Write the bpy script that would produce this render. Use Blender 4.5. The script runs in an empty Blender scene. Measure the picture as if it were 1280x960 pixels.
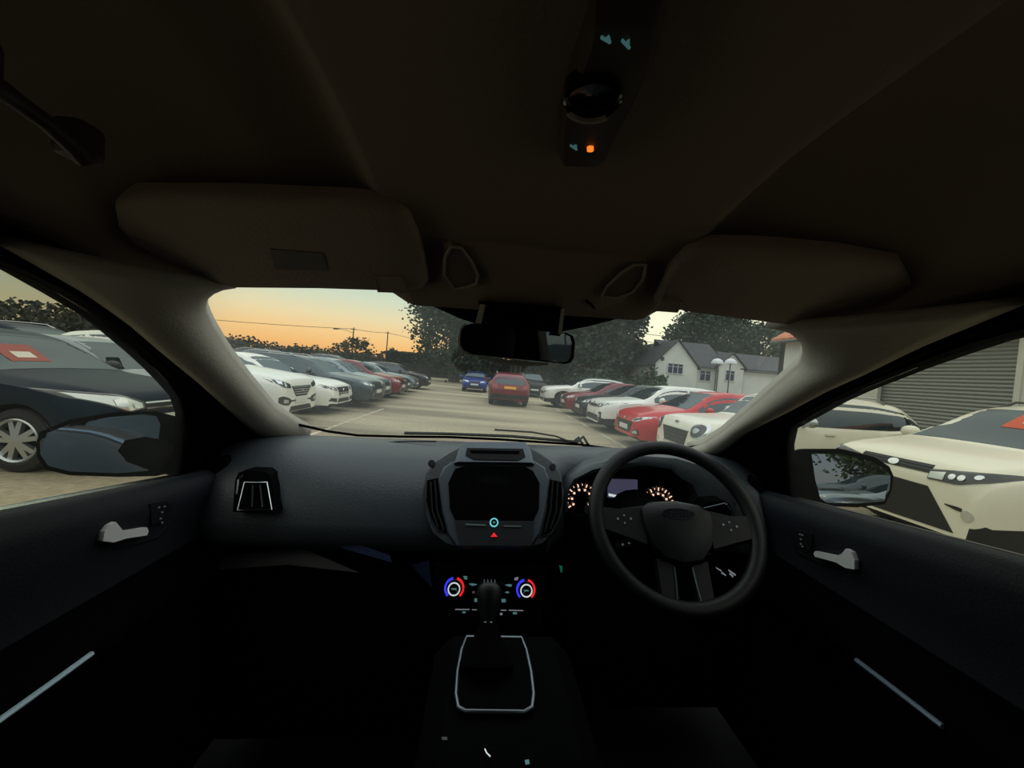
import bpy, bmesh, math, random
from math import radians as RAD, sin, cos, pi, sqrt
from mathutils import Vector as V, Matrix, noise
from mathutils.bvhtree import BVHTree

SC = bpy.context.scene
COL = SC.collection
random.seed(7)
H = 1.48                      # eye height above the car park surface
YAW, PITCH, ROLL = RAD(4.0), RAD(-1.58), RAD(5.0)

# ------------------------------------------------------------------ helpers
def lin(c):
    return tuple((x / 255 / 12.92) if x / 255 <= .04045 else ((x / 255 + .055) / 1.055) ** 2.4 for x in c)

MATS = {}
def mat(name, rgb, rough=.5, metal=0., coat=0., spec=.5, emit=None, es=0., bump=None, var=None, coatr=.05):
    """Principled material; bump=(scale, strength) adds grain, var=(scale, amount) a mottled colour."""
    if name in MATS: return MATS[name]
    m = bpy.data.materials.new(name); m.use_nodes = True
    nt = m.node_tree; b = nt.nodes['Principled BSDF']
    c = lin(rgb)
    b.inputs['Base Color'].default_value = (*c, 1)
    b.inputs['Roughness'].default_value = rough
    b.inputs['Metallic'].default_value = metal
    b.inputs['Coat Weight'].default_value = coat
    b.inputs['Coat Roughness'].default_value = coatr
    b.inputs['Specular IOR Level'].default_value = spec
    if emit:
        b.inputs['Emission Color'].default_value = (*lin(emit), 1)
        b.inputs['Emission Strength'].default_value = es
    if bump or var:
        tc = nt.nodes.new('ShaderNodeTexCoord')
    if bump:
        n = nt.nodes.new('ShaderNodeTexNoise'); n.inputs['Scale'].default_value = bump[0]; n.inputs['Detail'].default_value = 3
        bp = nt.nodes.new('ShaderNodeBump'); bp.inputs['Strength'].default_value = bump[1]; bp.inputs['Distance'].default_value = .01
        nt.links.new(tc.outputs['Object'], n.inputs['Vector'])
        nt.links.new(n.outputs['Fac'], bp.inputs['Height']); nt.links.new(bp.outputs['Normal'], b.inputs['Normal'])
    if var:
        n2 = nt.nodes.new('ShaderNodeTexNoise'); n2.inputs['Scale'].default_value = var[0]; n2.inputs['Detail'].default_value = 5
        rp = nt.nodes.new('ShaderNodeValToRGB')
        a = var[1]
        rp.color_ramp.elements[0].position = .3; rp.color_ramp.elements[1].position = .7
        rp.color_ramp.elements[0].color = (*[x * (1 - a) for x in c], 1)
        rp.color_ramp.elements[1].color = (*[min(1, x * (1 + a)) for x in c], 1)
        nt.links.new(tc.outputs['Object'], n2.inputs['Vector'])
        nt.links.new(n2.outputs['Fac'], rp.inputs['Fac']); nt.links.new(rp.outputs['Color'], b.inputs['Base Color'])
    MATS[name] = m
    return m

def glass_mat(name, tint=(235, 245, 240), refl=.05, dirt=.0, dirt_col=(200, 205, 195), clear_at=None):
    """Thin pane: mostly clear, a Fresnel-weighted reflection, and a film of dirt that scatters light."""
    m = bpy.data.materials.new(name); m.use_nodes = True
    nt = m.node_tree; N = nt.nodes; L = nt.links; N.clear()
    out = N.new('ShaderNodeOutputMaterial')
    tr = N.new('ShaderNodeBsdfTransparent'); tr.inputs['Color'].default_value = (*lin(tint), 1)
    gl = N.new('ShaderNodeBsdfGlossy'); gl.inputs['Roughness'].default_value = .01
    lw = N.new('ShaderNodeLayerWeight'); lw.inputs['Blend'].default_value = .5
    pw = N.new('ShaderNodeMath'); pw.operation = 'POWER'; pw.inputs[1].default_value = 4.0
    mul = N.new('ShaderNodeMath'); mul.operation = 'MULTIPLY_ADD'; mul.inputs[1].default_value = .5; mul.inputs[2].default_value = refl
    L.new(lw.outputs['Facing'], pw.inputs[0]); L.new(pw.outputs[0], mul.inputs[0])
    mx = N.new('ShaderNodeMixShader')
    L.new(mul.outputs[0], mx.inputs[0]); L.new(tr.outputs[0], mx.inputs[1]); L.new(gl.outputs[0], mx.inputs[2])
    last = mx
    if dirt > 0:
        tl = N.new('ShaderNodeBsdfTranslucent'); tl.inputs['Color'].default_value = (*lin(dirt_col), 1)
        tc = N.new('ShaderNodeTexCoord')
        n = N.new('ShaderNodeTexNoise'); n.inputs['Scale'].default_value = 3.2; n.inputs['Detail'].default_value = 4
        L.new(tc.outputs['Object'], n.inputs['Vector'])
        mr = N.new('ShaderNodeMapRange'); mr.inputs[1].default_value = .3; mr.inputs[2].default_value = .75
        mr.inputs[3].default_value = dirt * .6; mr.inputs[4].default_value = dirt * 1.3
        L.new(n.outputs['Fac'], mr.inputs[0])
        fac = mr.outputs[0]
        if clear_at:                      # the wiped patch below the mirror
            d = N.new('ShaderNodeVectorMath'); d.operation = 'DISTANCE'; d.inputs[1].default_value = clear_at[0]
            L.new(tc.outputs['Object'], d.inputs[0])
            st = N.new('ShaderNodeMapRange'); st.inputs[1].default_value = clear_at[1] - .006; st.inputs[2].default_value = clear_at[1]
            st.inputs[3].default_value = .25; st.inputs[4].default_value = 1
            L.new(d.outputs['Value'], st.inputs[0])
            mm = N.new('ShaderNodeMath'); mm.operation = 'MULTIPLY'
            L.new(fac, mm.inputs[0]); L.new(st.outputs[0], mm.inputs[1]); fac = mm.outputs[0]
        m2 = N.new('ShaderNodeMixShader')
        L.new(fac, m2.inputs[0]); L.new(mx.outputs[0], m2.inputs[1]); L.new(tl.outputs[0], m2.inputs[2]); last = m2
    L.new(last.outputs[0], out.inputs['Surface'])
    MATS[name] = m
    return m

def tag(o, label=None, cat=None, group=None, kind=None):
    if label: o['label'] = label
    if cat: o['category'] = cat
    if group: o['group'] = group
    if kind: o['kind'] = kind
    return o

def empty(name, loc=(0, 0, 0), rz=0, label=None, cat=None, group=None):
    o = bpy.data.objects.new(name, None); COL.objects.link(o)
    o.location = loc; o.rotation_euler = (0, 0, rz); o.empty_display_size = .1
    return tag(o, label, cat, group)

def mesh(name, vs, fs, m, parent=None, smooth=None, fmat=None):
    me = bpy.data.meshes.new(name)
    me.from_pydata([tuple(v) for v in vs], [], fs)
    ms = m if isinstance(m, (list, tuple)) else [m]
    for x in ms: me.materials.append(x)
    if fmat:
        for p, i in zip(me.polygons, fmat): p.material_index = i
    me.validate(); me.update()
    b = bmesh.new(); b.from_mesh(me); bmesh.ops.recalc_face_normals(b, faces=b.faces); b.to_mesh(me); b.free()
    if smooth:
        for p in me.polygons: p.use_smooth = True
        me.set_sharp_from_angle(angle=RAD(smooth))
    o = bpy.data.objects.new(name, me); COL.objects.link(o)
    if parent: o.parent = parent
    return o

class MB:
    """Collects shapes into one mesh."""
    def __init__(s): s.v = []; s.f = []; s.m = []
    def add(s, vs, fs, mi=0):
        n = len(s.v); s.v += [tuple(v) for v in vs]; s.f += [[i + n for i in f] for f in fs]; s.m += [mi] * len(fs); return s
    def build(s, name, m, parent=None, smooth=None): return mesh(name, s.v, s.f, m, parent, smooth, s.m)
    def box(s, c, d, rz=0, mi=0, bev=0.):
        b = bmesh.new(); bmesh.ops.create_cube(b, size=1)
        bmesh.ops.scale(b, vec=d, verts=b.verts)
        if bev: bmesh.ops.bevel(b, geom=b.edges, offset=bev, segments=2, affect='EDGES', profile=.5)
        if rz: bmesh.ops.rotate(b, cent=(0, 0, 0), matrix=Matrix.Rotation(rz, 3, 'Z'), verts=b.verts)
        b.verts.index_update()
        s.add([v.co + V(c) for v in b.verts], [[v.index for v in f.verts] for f in b.faces], mi); b.free(); return s
    def tube(s, path, r, n=8, closed=False, mi=0, caps=True):
        P = [V(p) for p in path]; k = len(P); vs = []; fs = []
        up = None
        for i, p in enumerate(P):
            if closed: t = P[(i + 1) % k] - P[i - 1]
            else: t = P[min(i + 1, k - 1)] - P[max(i - 1, 0)]
            t.normalize()
            if up is None: up = V((0, 0, 1)) if abs(t.z) < .9 else V((1, 0, 0))
            a = t.cross(up)
            if a.length < 1e-5: a = t.cross(V((1, .3, 0)))
            a.normalize(); b = a.cross(t); up = b
            rr = r[i] if isinstance(r, (list, tuple)) else r
            for j in range(n):
                w = 2 * pi * j / n; vs.append(p + a * (rr * cos(w)) + b * (rr * sin(w)))
        for i in range(k if closed else k - 1):
            for j in range(n):
                a0 = i * n + j; a1 = i * n + (j + 1) % n; c = ((i + 1) % k) * n
                fs.append([a0, a1, c + (j + 1) % n, c + j])
        if not closed and caps: fs.append(list(range(n))); fs.append([(k - 1) * n + j for j in range(n)])
        return s.add(vs, fs, mi)
    def loft(s, rows, closed=False, cap=False, mi=0):
        n = len(rows[0]); vs = [p for r in rows for p in r]; fs = []
        for i in range(len(rows) - 1):
            for j in range(n if closed else n - 1):
                fs.append([i * n + j, i * n + (j + 1) % n, (i + 1) * n + (j + 1) % n, (i + 1) * n + j])
        if cap: fs.append(list(range(n))); fs.append([(len(rows) - 1) * n + j for j in range(n)])
        return s.add(vs, fs, mi)
    def plate(s, pts, ext, mi=0):
        """Solid plate: outline pts, extruded along vector ext."""
        n = len(pts); e = V(ext)
        vs = [V(p) for p in pts] + [V(p) + e for p in pts]
        fs = [list(range(n)), list(range(2 * n - 1, n - 1, -1))] + [[i, (i + 1) % n, n + (i + 1) % n, n + i] for i in range(n)]
        return s.add(vs, fs, mi)
    def disc(s, c, nrm, r, t, n=24, mi=0, r0=0., a0=0., a1=2 * pi):
        """Disc, ring or ring sector of thickness t facing nrm (angles run clockwise from up)."""
        nrm = V(nrm).normalized(); ax = nrm.cross(V((0, 0, 1)))
        if ax.length < .05: ax = V((1, 0, 0))
        ax.normalize(); ay = ax.cross(nrm) ; ax = -ax
        if ay.z < 0 or (abs(ay.z) < .05 and ay.y < 0): ay = -ay
        c = V(c); full = abs(a1 - a0 - 2 * pi) < 1e-4
        k = n if full else n + 1
        dirs = [ax * sin(a0 + (a1 - a0) * i / n) + ay * cos(a0 + (a1 - a0) * i / n) for i in range(k)]
        if r0 <= 0:
            return s.plate([c + d * r for d in dirs], -nrm * t, mi)
        o = [c + d * r for d in dirs]; q = [c + d * r0 for d in dirs]
        rows = [[o[i], q[i], q[i] - nrm * t, o[i] - nrm * t] for i in range(k)]
        if full: rows.append(rows[0])
        return s.loft(rows, closed=True, cap=not full, mi=mi)
    def lathe(s, prof, c, ax, n=28, mi=0):
        """prof: (offset along ax, radius); ax a unit vector."""
        ax = V(ax).normalized(); a = ax.cross(V((0, 0, 1)))
        if a.length < .05: a = V((1, 0, 0))
        a.normalize(); b = a.cross(ax); c = V(c)
        rows = [[c + ax * h + (a * cos(2 * pi * j / n) + b * sin(2 * pi * j / n)) * r for j in range(n)] for h, r in prof]
        return s.loft(rows, closed=True, mi=mi)

def pchip(pts, x):
    """Monotone cubic through pts."""
    n = len(pts)
    if x <= pts[0][0]: return pts[0][1]
    if x >= pts[-1][0]: return pts[-1][1]
    h = [pts[i + 1][0] - pts[i][0] for i in range(n - 1)]
    d = [(pts[i + 1][1] - pts[i][1]) / h[i] for i in range(n - 1)]
    m = [d[0]] + [0 if d[i - 1] * d[i] <= 0 else 2 * d[i - 1] * d[i] / (d[i - 1] + d[i]) for i in range(1, n - 1)] + [d[-1]]
    i = max(k for k in range(n - 1) if pts[k][0] <= x)
    t = (x - pts[i][0]) / h[i]
    return ((2 * t**3 - 3 * t * t + 1) * pts[i][1] + (t**3 - 2 * t * t + t) * h[i] * m[i]
            + (-2 * t**3 + 3 * t * t) * pts[i + 1][1] + (t**3 - t * t) * h[i] * m[i + 1])

def resample(pts, n):
    P = [V(p) for p in pts]; L = [0]
    for a, b in zip(P, P[1:]): L.append(L[-1] + (b - a).length)
    out = []
    for k in range(n):
        t = L[-1] * k / (n - 1); i = 0
        while i < len(P) - 2 and L[i + 1] < t: i += 1
        q = (t - L[i]) / max(L[i + 1] - L[i], 1e-9); out.append(P[i].lerp(P[i + 1], min(1, max(0, q))))
    return out

# ------------------------------------------------------------------ materials
M_tyre = mat('tyre_rubber', (38, 36, 34), .85)
M_rim = mat('alloy', (185, 188, 190), .3, .8)
M_rimd = mat('dark_alloy', (70, 72, 75), .35, .8)
def dark_glass(name, rgb, k, base):
    m = bpy.data.materials.new(name); m.use_nodes = True; nt = m.node_tree; N = nt.nodes; L = nt.links; N.clear()
    out = N.new('ShaderNodeOutputMaterial'); d = N.new('ShaderNodeBsdfDiffuse'); d.inputs['Color'].default_value = (*lin(rgb), 1)
    g = N.new('ShaderNodeBsdfGlossy'); g.inputs['Roughness'].default_value = .03; g.inputs['Color'].default_value = (.80, .9, .95, 1)
    lw = N.new('ShaderNodeLayerWeight'); lw.inputs['Blend'].default_value = .5
    p = N.new('ShaderNodeMath'); p.operation = 'POWER'; p.inputs[1].default_value = 2.5; L.new(lw.outputs['Facing'], p.inputs[0])
    a = N.new('ShaderNodeMath'); a.operation = 'MULTIPLY_ADD'; a.inputs[1].default_value = k; a.inputs[2].default_value = base; L.new(p.outputs[0], a.inputs[0])
    x = N.new('ShaderNodeMixShader'); L.new(a.outputs[0], x.inputs[0]); L.new(d.outputs[0], x.inputs[1]); L.new(g.outputs[0], x.inputs[2]); L.new(x.outputs[0], out.inputs['Surface'])
    MATS[name] = m; return m
M_carglass = dark_glass('car_window_glass', (30, 40, 46), .20, .09)
M_blackplastic = mat('black_plastic', (22, 23, 24), .45)
M_under = mat('underbody', (12, 12, 12), .9)
M_chrome = mat('chrome', (215, 218, 220), .12, 1.)
M_lens = mat('headlight_lens', (205, 210, 205), .12, .55, .6)
M_lensd = mat('headlight_dark', (52, 56, 58), .12, .3, .6)
M_tail = mat('tail_light_red', (150, 12, 14), .15, 0, .6)
M_plate = mat('white_plate', (215, 215, 205), .4)
M_yplate = mat('yellow_plate', (235, 165, 20), .4)
def paint(name, rgb, metal=0., rough=.32): return mat(name, rgb, rough, metal, .4, .4)
P_white = paint('white_paint', (236, 234, 222))
P_cream = paint('pearl_white_paint', (238, 232, 212))
P_dark = mat('dark_blue_grey_paint', (30, 41, 52), .4, 0, 0, .08)
P_silver = paint('silver_paint', (128, 138, 142), .5)
P_grey = paint('grey_paint', (66, 76, 80), .5)
P_black = paint('black_paint', (22, 26, 30), .2)
P_red = paint('red_paint', (196, 22, 30))
P_dred = paint('dark_red_paint', (118, 17, 32), .1)
P_blue = paint('blue_paint', (36, 58, 140), .3)
P_brown = paint('brown_grey_paint', (58, 52, 50), .4)
# ------------------------------------------------------------------ parked cars
def spec(L=4.6, W=1.85, fo=.93, wb=2.66, r=.36, top=None, belt=None, edge=None, ws=(1.32, 2.08), nose=.72, roof_d=.11):
    return dict(L=L, W=W, fo=fo, wb=wb, r=r, top=top, belt=belt, edge=edge, ws=ws, nose=nose, d=roof_d)
SUV = spec(top=[(0, .78), (.03, .88), (.1, .97), (.4, 1.05), (1.0, 1.12), (1.32, 1.16), (2.08, 1.57), (2.5, 1.645), (3.2, 1.655), (3.95, 1.58), (4.2, 1.5), (4.48, 1.12), (4.56, .95), (4.6, .8)],
           belt=[(0, .66), (.1, .84), (.5, .94), (1.2, 1.04), (2, 1.07), (3.4, 1.11), (4.1, 1.17), (4.4, 1.06), (4.6, .74)],
           edge=[(0, .88), (.3, .84), (1.32, .83), (2.08, .69), (3.4, .69), (4.15, .68), (4.45, .84), (4.6, .9)])
HATCH = spec(L=4.0, W=1.73, fo=.82, wb=2.49, r=.32, ws=(1.08, 1.85),
             top=[(0, .62), (.03, .72), (.12, .82), (.45, .92), (1.08, 1.02), (1.85, 1.40), (2.25, 1.465), (2.9, 1.455), (3.45, 1.37), (3.65, 1.30), (3.9, .98), (3.97, .85), (4.0, .7)],
             belt=[(0, .52), (.1, .68), (.5, .80), (1.05, .90), (2, .94), (3.2, 1.0), (3.6, 1.06), (3.85, .92), (4.0, .64)],
             edge=[(0, .88), (.3, .82), (1.08, .82), (1.85, .67), (3.2, .66), (3.6, .66), (3.85, .84), (4, .9)])
SALOON = spec(L=4.65, W=1.80, fo=.8, wb=2.8, r=.33, ws=(1.45, 2.2),
              top=[(0, .60), (.03, .68), (.12, .77), (.5, .87), (1.45, .97), (2.2, 1.34), (2.65, 1.42), (3.2, 1.395), (3.6, 1.29), (4.1, 1.04), (4.5, 1.0), (4.62, .85), (4.65, .7)],
              belt=[(0, .52), (.1, .66), (.5, .78), (1.4, .88), (2.5, .92), (3.6, .95), (4.4, .94), (4.65, .62)],
              edge=[(0, .88), (.3, .84), (1.45, .84), (2.2, .66), (3.2, .64), (3.7, .72), (4.1, .84), (4.65, .9)])
ESTATE = spec(L=4.75, W=1.82, fo=.9, wb=2.72, r=.33, ws=(1.35, 2.15),
              top=[(0, .62), (.03, .72), (.12, .81), (.5, .92), (1.35, 1.03), (2.15, 1.40), (2.6, 1.475), (3.4, 1.48), (4.2, 1.42), (4.4, 1.36), (4.66, 1.0), (4.72, .88), (4.75, .7)],
              belt=[(0, .54), (.1, .68), (.5, .82), (1.3, .92), (2.5, .96), (3.8, 1.0), (4.3, 1.04), (4.6, .94), (4.75, .64)],
              edge=[(0, .88), (.3, .83), (1.35, .83), (2.15, .68), (3.6, .67), (4.3, .66), (4.6, .84), (4.75, .9)])
MPV = spec(L=4.3, W=1.8, fo=.85, wb=2.62, r=.32, ws=(.95, 1.95),
           top=[(0, .66), (.03, .78), (.12, .88), (.45, .99), (.95, 1.1), (1.95, 1.52), (2.4, 1.6), (3.2, 1.6), (3.85, 1.52), (4.05, 1.42), (4.22, 1.06), (4.28, .9), (4.3, .74)],
           belt=[(0, .55), (.1, .74), (.5, .88), (.95, .98), (2, 1.02), (3.4, 1.06), (3.9, 1.1), (4.15, .98), (4.3, .68)],
           edge=[(0, .88), (.3, .82), (.95, .82), (1.95, .68), (3.4, .68), (3.95, .68), (4.15, .84), (4.3, .9)])
COMPACT = spec(L=4.1, W=1.79, fo=.82, wb=2.6, r=.34, ws=(1.25, 1.72), nose=.74,
               top=[(0, .76), (.03, .86), (.1, .93), (.35, .99), (1.0, 1.05), (1.25, 1.08), (1.72, 1.47), (2.1, 1.555), (2.9, 1.56), (3.55, 1.5), (3.75, 1.42), (4.0, 1.06), (4.07, .9), (4.1, .75)],
               belt=[(0, .64), (.1, .8), (.5, .92), (1.2, 1.0), (2, 1.02), (3.2, 1.05), (3.65, 1.09), (3.95, .98), (4.1, .7)],
               edge=[(0, .88), (.3, .84), (1.25, .82), (1.72, .71), (3.2, .70), (3.7, .70), (3.95, .84), (4.1, .9)])

WHEEL_CACHE = {}; PATCH = {}
def wheel_meshes(r, style):
    k = (r, style)
    if k in WHEEL_CACHE: return WHEEL_CACHE[k]
    w = .22; rr = r * .70
    t = MB().lathe([(-w / 2, rr), (-w / 2, rr + .02), (-w / 2 + .02, r - .015), (-w / 2 + .05, r), (w / 2 - .05, r), (w / 2 - .02, r - .015), (w / 2, rr + .02), (w / 2 - .01, rr), (0, rr - .02), (-w / 2, rr)], (0, 0, 0), (0, 1, 0), 32)
    to = t.build('wheel', M_tyre, None, 40); tm = to.data; bpy.data.objects.remove(to)
    q = MB()
    q.lathe([(w / 2 - .01, rr), (w / 2, rr - .012), (w / 2 - .015, rr - .03), (.0, rr - .035)], (0, 0, 0), (0, 1, 0), 32)
    q.lathe([(.02, rr - .03), (.02, .01)], (0, 0, 0), (0, 1, 0), 24, 1)
    q.lathe([(.03, .075), (w / 2 - .015, .065), (w / 2 - .008, .03), (w / 2 - .008, .001)], (0, 0, 0), (0, 1, 0), 16)
    ns = 5 if style != 'ten' else 10
    for i in range(ns):
        for dq in ((-.09, .09) if style == 'twin' else (0,)):
            a = 2 * pi * i / ns + .2; wd = .028 if style == 'twin' else (.05 if style == 'five' else .026)
            d0 = V((cos(a + dq * 1.6), 0, sin(a + dq * 1.6))); d1 = V((cos(a + dq * 2.6), 0, sin(a + dq * 2.6)))
            s0 = V((-d0.z, 0, d0.x)) * wd; s1 = V((-d1.z, 0, d1.x)) * (wd * .8)
            A = d0 * .05; B = d1 * (rr - .015); y0 = V((0, w / 2 - .012, 0)); y1 = V((0, w / 2 - .03, 0)); e = V((0, -.045, 0))
            q.add([A - s0 + y0, A + s0 + y0, B + s1 + y1, B - s1 + y1, A - s0 + y0 + e, A + s0 + y0 + e, B + s1 + y1 + e, B - s1 + y1 + e],
                  [[0, 1, 2, 3], [4, 7, 6, 5], [0, 3, 7, 4], [1, 5, 6, 2], [0, 4, 5, 1], [3, 2, 6, 7]])
    ro = q.build('rim', [M_rimd if style == 'dark' else M_rim, M_under], None, 40); rm = ro.data; bpy.data.objects.remove(ro)
    WHEEL_CACHE[k] = (tm, rm); return tm, rm

def car(label, cat, pos, ang, S, pm, front='plain', wheel='five', rails=False, group=None, near=False, roofm=None, detail=True, plate=True, name='parked_car', mirror_m=None, cladding=False, floating=False):
    """Parked car. pos = ground point under its middle; ang = heading of its nose. Local +x is the nose."""
    root = empty(name, (pos[0], pos[1], 0), ang, label, cat, group)
    L, W, r, fo, wb = S['L'], S['W'], S['r'], S['fo'], S['wb']
    ra = r + .055; sill = .24
    top = lambda s: pchip(S['top'], s); belt = lambda s: min(pchip(S['belt'], s), top(s) - .035); edge = lambda s: pchip(S['edge'], s)
    def hw(s):
        a = .55
        f = S['nose'] + (1 - S['nose']) * sqrt(max(0, 1 - (1 - min(s, a) / a) ** 2))
        b = .5; g = .80 + .20 * sqrt(max(0, 1 - (1 - min(L - s, b) / b) ** 2))
        return W / 2 * f * g
    st = {0, .01, .03, .06, .1, .16, .24, .34, L, L - .01, L - .04, L - .09, L - .16, L - .26}
    n = 34
    for i in range(n + 1): st.add(L * i / n)
    for c in (fo, fo + wb):
        for k in range(-5, 6): st.add(c + ra * sin(k * pi / 10) * 1.0)
        st.add(c - ra - .004); st.add(c + ra + .004)
    st = sorted(st); st = [a for i, a in enumerate(st) if i == 0 or a - st[i - 1] > .003]
    rows = []
    for s in st:
        zl = sill + (.05 if s < .1 or s > L - .1 else 0); arch = 0
        for c in (fo, fo + wb):
            if abs(s - c) <= ra + 1e-6:
                arch = r + sqrt(max(0, ra * ra - (s - c) ** 2))
        zl = max(zl, arch); h = hw(s); t = top(s); b = max(belt(s), zl + .1); t = max(t, b + .035); e = edge(s) * h
        if e > h * .955: e = h * .94
        x = L / 2 - s
        y6, z6 = h * .965, b; y9, z9 = e, t - (.055 if t > 1.3 else .028)
        z9 = max(z9, z6 + .008)
        bow = .02 if z9 - z6 > .15 else 0
        half = [(0, zl), (.78 * h, zl), (.975 * h, zl + (.0 if arch else .02)), (h * .998, zl + (b - zl) * .35), (h, zl + (b - zl) * .65), (h * .99, b - .05 * (b - zl)), (y6, z6),
                (y6 + (y9 - y6) * .33 + bow, z6 + (z9 - z6) * .36), (y6 + (y9 - y6) * .66 + bow, z6 + (z9 - z6) * .70), (y9, z9), (y9 * .92, t - .018), (y9 * .5, t - .004), (0, t)]
        full = [V((x, y, z)) for y, z in half] + [V((x, -y, z)) for y, z in reversed(half[1:-1])]
        rows.append(full)
    nv = len(rows[0]); vs = [p for q in rows for p in q]; fs = []; fm = []
    for i in range(len(rows) - 1):
        for j in range(nv):
            a = i * nv + j; b = i * nv + (j + 1) % nv
            fs.append([a, b, b + nv, a + nv])
            jj = j if j < 12 else nv - 1 - j
            smid = (st[i] + st[i + 1]) / 2
            m_ = 0
            if jj <= 1: m_ = 1
            elif cladding and jj == 2 : m_ = 2
            elif roofm and jj >= 9 and top(smid) > 1.4: m_ = 3
            fm.append(m_)
    fs.append(list(range(nv))); fm.append(0); fs.append([(len(rows) - 1) * nv + j for j in range(nv)]); fm.append(0)
    tris = BVHTree.FromPolygons(vs, fs)
    body = mesh('body', vs, fs, [pm, M_under, M_blackplastic, roofm or pm], root, 42, fm)
    X = lambda s: L / 2 - s
    def patch(nm, m, grid, d, off=.006, thick=.02, sm=50):
        d = V(d).normalized(); R = []
        for row in grid:
            q = []
            for o in row:
                hit = tris.ray_cast(V(o) - d * 3, d)
                p = hit[0] if hit[0] else tris.find_nearest(V(o))[0]
                q.append(p - d * off)
            R.append(q)
        nr, nc = len(R), len(R[0]); g = [p for q in R for p in q]; F = []
        for i in range(nr - 1):
            for j in range(nc - 1): F.append([i * nc + j, i * nc + j + 1, (i + 1) * nc + j + 1, (i + 1) * nc + j])
        ring = [j for j in range(nc)] + [i * nc + nc - 1 for i in range(1, nr)] + [(nr - 1) * nc + j for j in range(nc - 2, -1, -1)] + [i * nc for i in range(nr - 2, 0, -1)]
        k = len(g); g += [g[i] + d * thick for i in ring]
        for i in range(len(ring)): F.append([ring[i], ring[(i + 1) % len(ring)], k + (i + 1) % len(ring), k + i])
        return mesh(nm, g, F, m, root, sm)
    def fpatch(nm, m, lo, hi, n=7, mm=4, off=.008, dy=0., rear=False):
        """Patch on the nose (or tail): lo, hi = lower and upper outline as (y, z) lists."""
        x0 = -L / 2 if rear else L / 2
        a = resample([(x0, y, z) for y, z in lo], n); b = resample([(x0, y, z) for y, z in hi], n)
        return patch(nm, m, [[a[i].lerp(b[i], k / (mm - 1)) for i in range(n)] for k in range(mm)], (1 if rear else -1, dy, 0), off)
    def both(nm, m, lo, hi, **k):
        fpatch(nm, m, lo, hi, **k); fpatch(nm, m, [(-y, z) for y, z in lo], [(-y, z) for y, z in hi], **k)
    # windscreen, rear window and side windows
    c0, c1 = S['ws']; n = 8; gw = []
    for i in range(n):
        s = c0 + .03 + (c1 - c0 - .02) * i / (n - 1); e = edge(s) * hw(s) * (.95 - .02 * i / n)
        gw.append([(X(s), e * k / 4, 1.8) for k in range(-4, 5)])
    patch('windscreen', M_carglass, gw, (0, 0, -1), .004)
    # wiper / cowl strip
    srear = [s for s in st if s > L - 1.2]
    zr1 = top(L - .52 if S is not SALOON else 3.3); 
    if S is SALOON:
        gw = []
        for i in range(6):
            s = 3.3 + .75 * i / 5; e = edge(s) * hw(s) * .88; gw.append([(X(s), e * k / 3, 1.8) for k in range(-3, 4)])
        patch('rear_window', M_carglass, gw, (0, 0, -1), .004)
    else:
        zt = S['top'][-4][1] - .05; zb_ = S['top'][-3][1] - .02
        yy = W / 2 * .66
        fpatch('rear_window', M_carglass, [(-yy * 1.12, zb_), (0, zb_ - .02), (yy * 1.12, zb_)], [(-yy * .92, zt), (0, zt + .02), (yy * .92, zt)], rear=True, off=.004)
    lo = lambda s: belt(s) + .022; hi = lambda s: top(s) - S['d']
    B = c1 + .62 if S is not MPV else c1 + .5; Cc = B + .95
    send = L
    for s in [c1 + 0.01 * k for k in range(int((L - c1) * 100))]:
        if s > B and hi(s) - lo(s) < .12: send = s; break
    sst = c0
    for s in [c0 + .02 * k for k in range(60)]:
        if hi(s) - lo(s) > .03: sst = s; break
    segs = [(sst + .12, B), (B + .06, min(Cc, send - .06))]
    if send - Cc > .3: segs.append((Cc + .07, send))
    if floating: segs = [(sst + .06, B), (B + .004, min(Cc, send - .06)), (min(Cc, send - .06) + .004, send + .1)]
    for (a, b) in segs:
        for sg in (1, -1):
            n = 10; gd = []
            for k in range(4):
                gd.append([(X(a + (b - a) * i / (n - 1)), 0, lo(a + (b - a) * i / (n - 1)) + (hi(a + (b - a) * i / (n - 1)) - lo(a + (b - a) * i / (n - 1))) * k / 3) for i in range(n)])
            patch('side_window', M_carglass, [[V((p[0], sg * 0, p[2])) for p in row] for row in gd], (0, -sg, 0), .004)
    # door mirrors
    ms = sst + .28
    for sg in (1, -1):
        q = MB(); yb = sg * (hw(ms) - .03); zz = belt(ms) + .03
        q.tube([(X(ms), yb, zz - .02), (X(ms) + .0, yb + sg * .07, zz + .02), (X(ms), yb + sg * .12, zz + .05)], .022, 6)
        bm = bmesh.new(); bmesh.ops.create_uvsphere(bm, u_segments=12, v_segments=8, radius=1)
        bm.verts.index_update()
        q.add([V((X(ms) + .02 + v.co.x * (.085 if v.co.x > 0 else .04), yb + sg * .17 + v.co.y * .125, zz + .07 + v.co.z * .085)) for v in bm.verts], [[v.index for v in f.verts] for f in bm.faces]); bm.free()
        q.build('door_mirror', mirror_m or pm, root, 50)
    # wheels
    tm, rm = wheel_meshes(r, wheel)
    for c in (fo, fo + wb):
        for sg in (1, -1):
            o = bpy.data.objects.new('wheel', tm); COL.objects.link(o); o.parent = root
            o.location = (X(c), sg * (W / 2 - .125), r); o.rotation_euler = (0, 0, 0 if sg > 0 else pi)
            p = bpy.data.objects.new('rim', rm); COL.objects.link(p); p.parent = o
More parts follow.
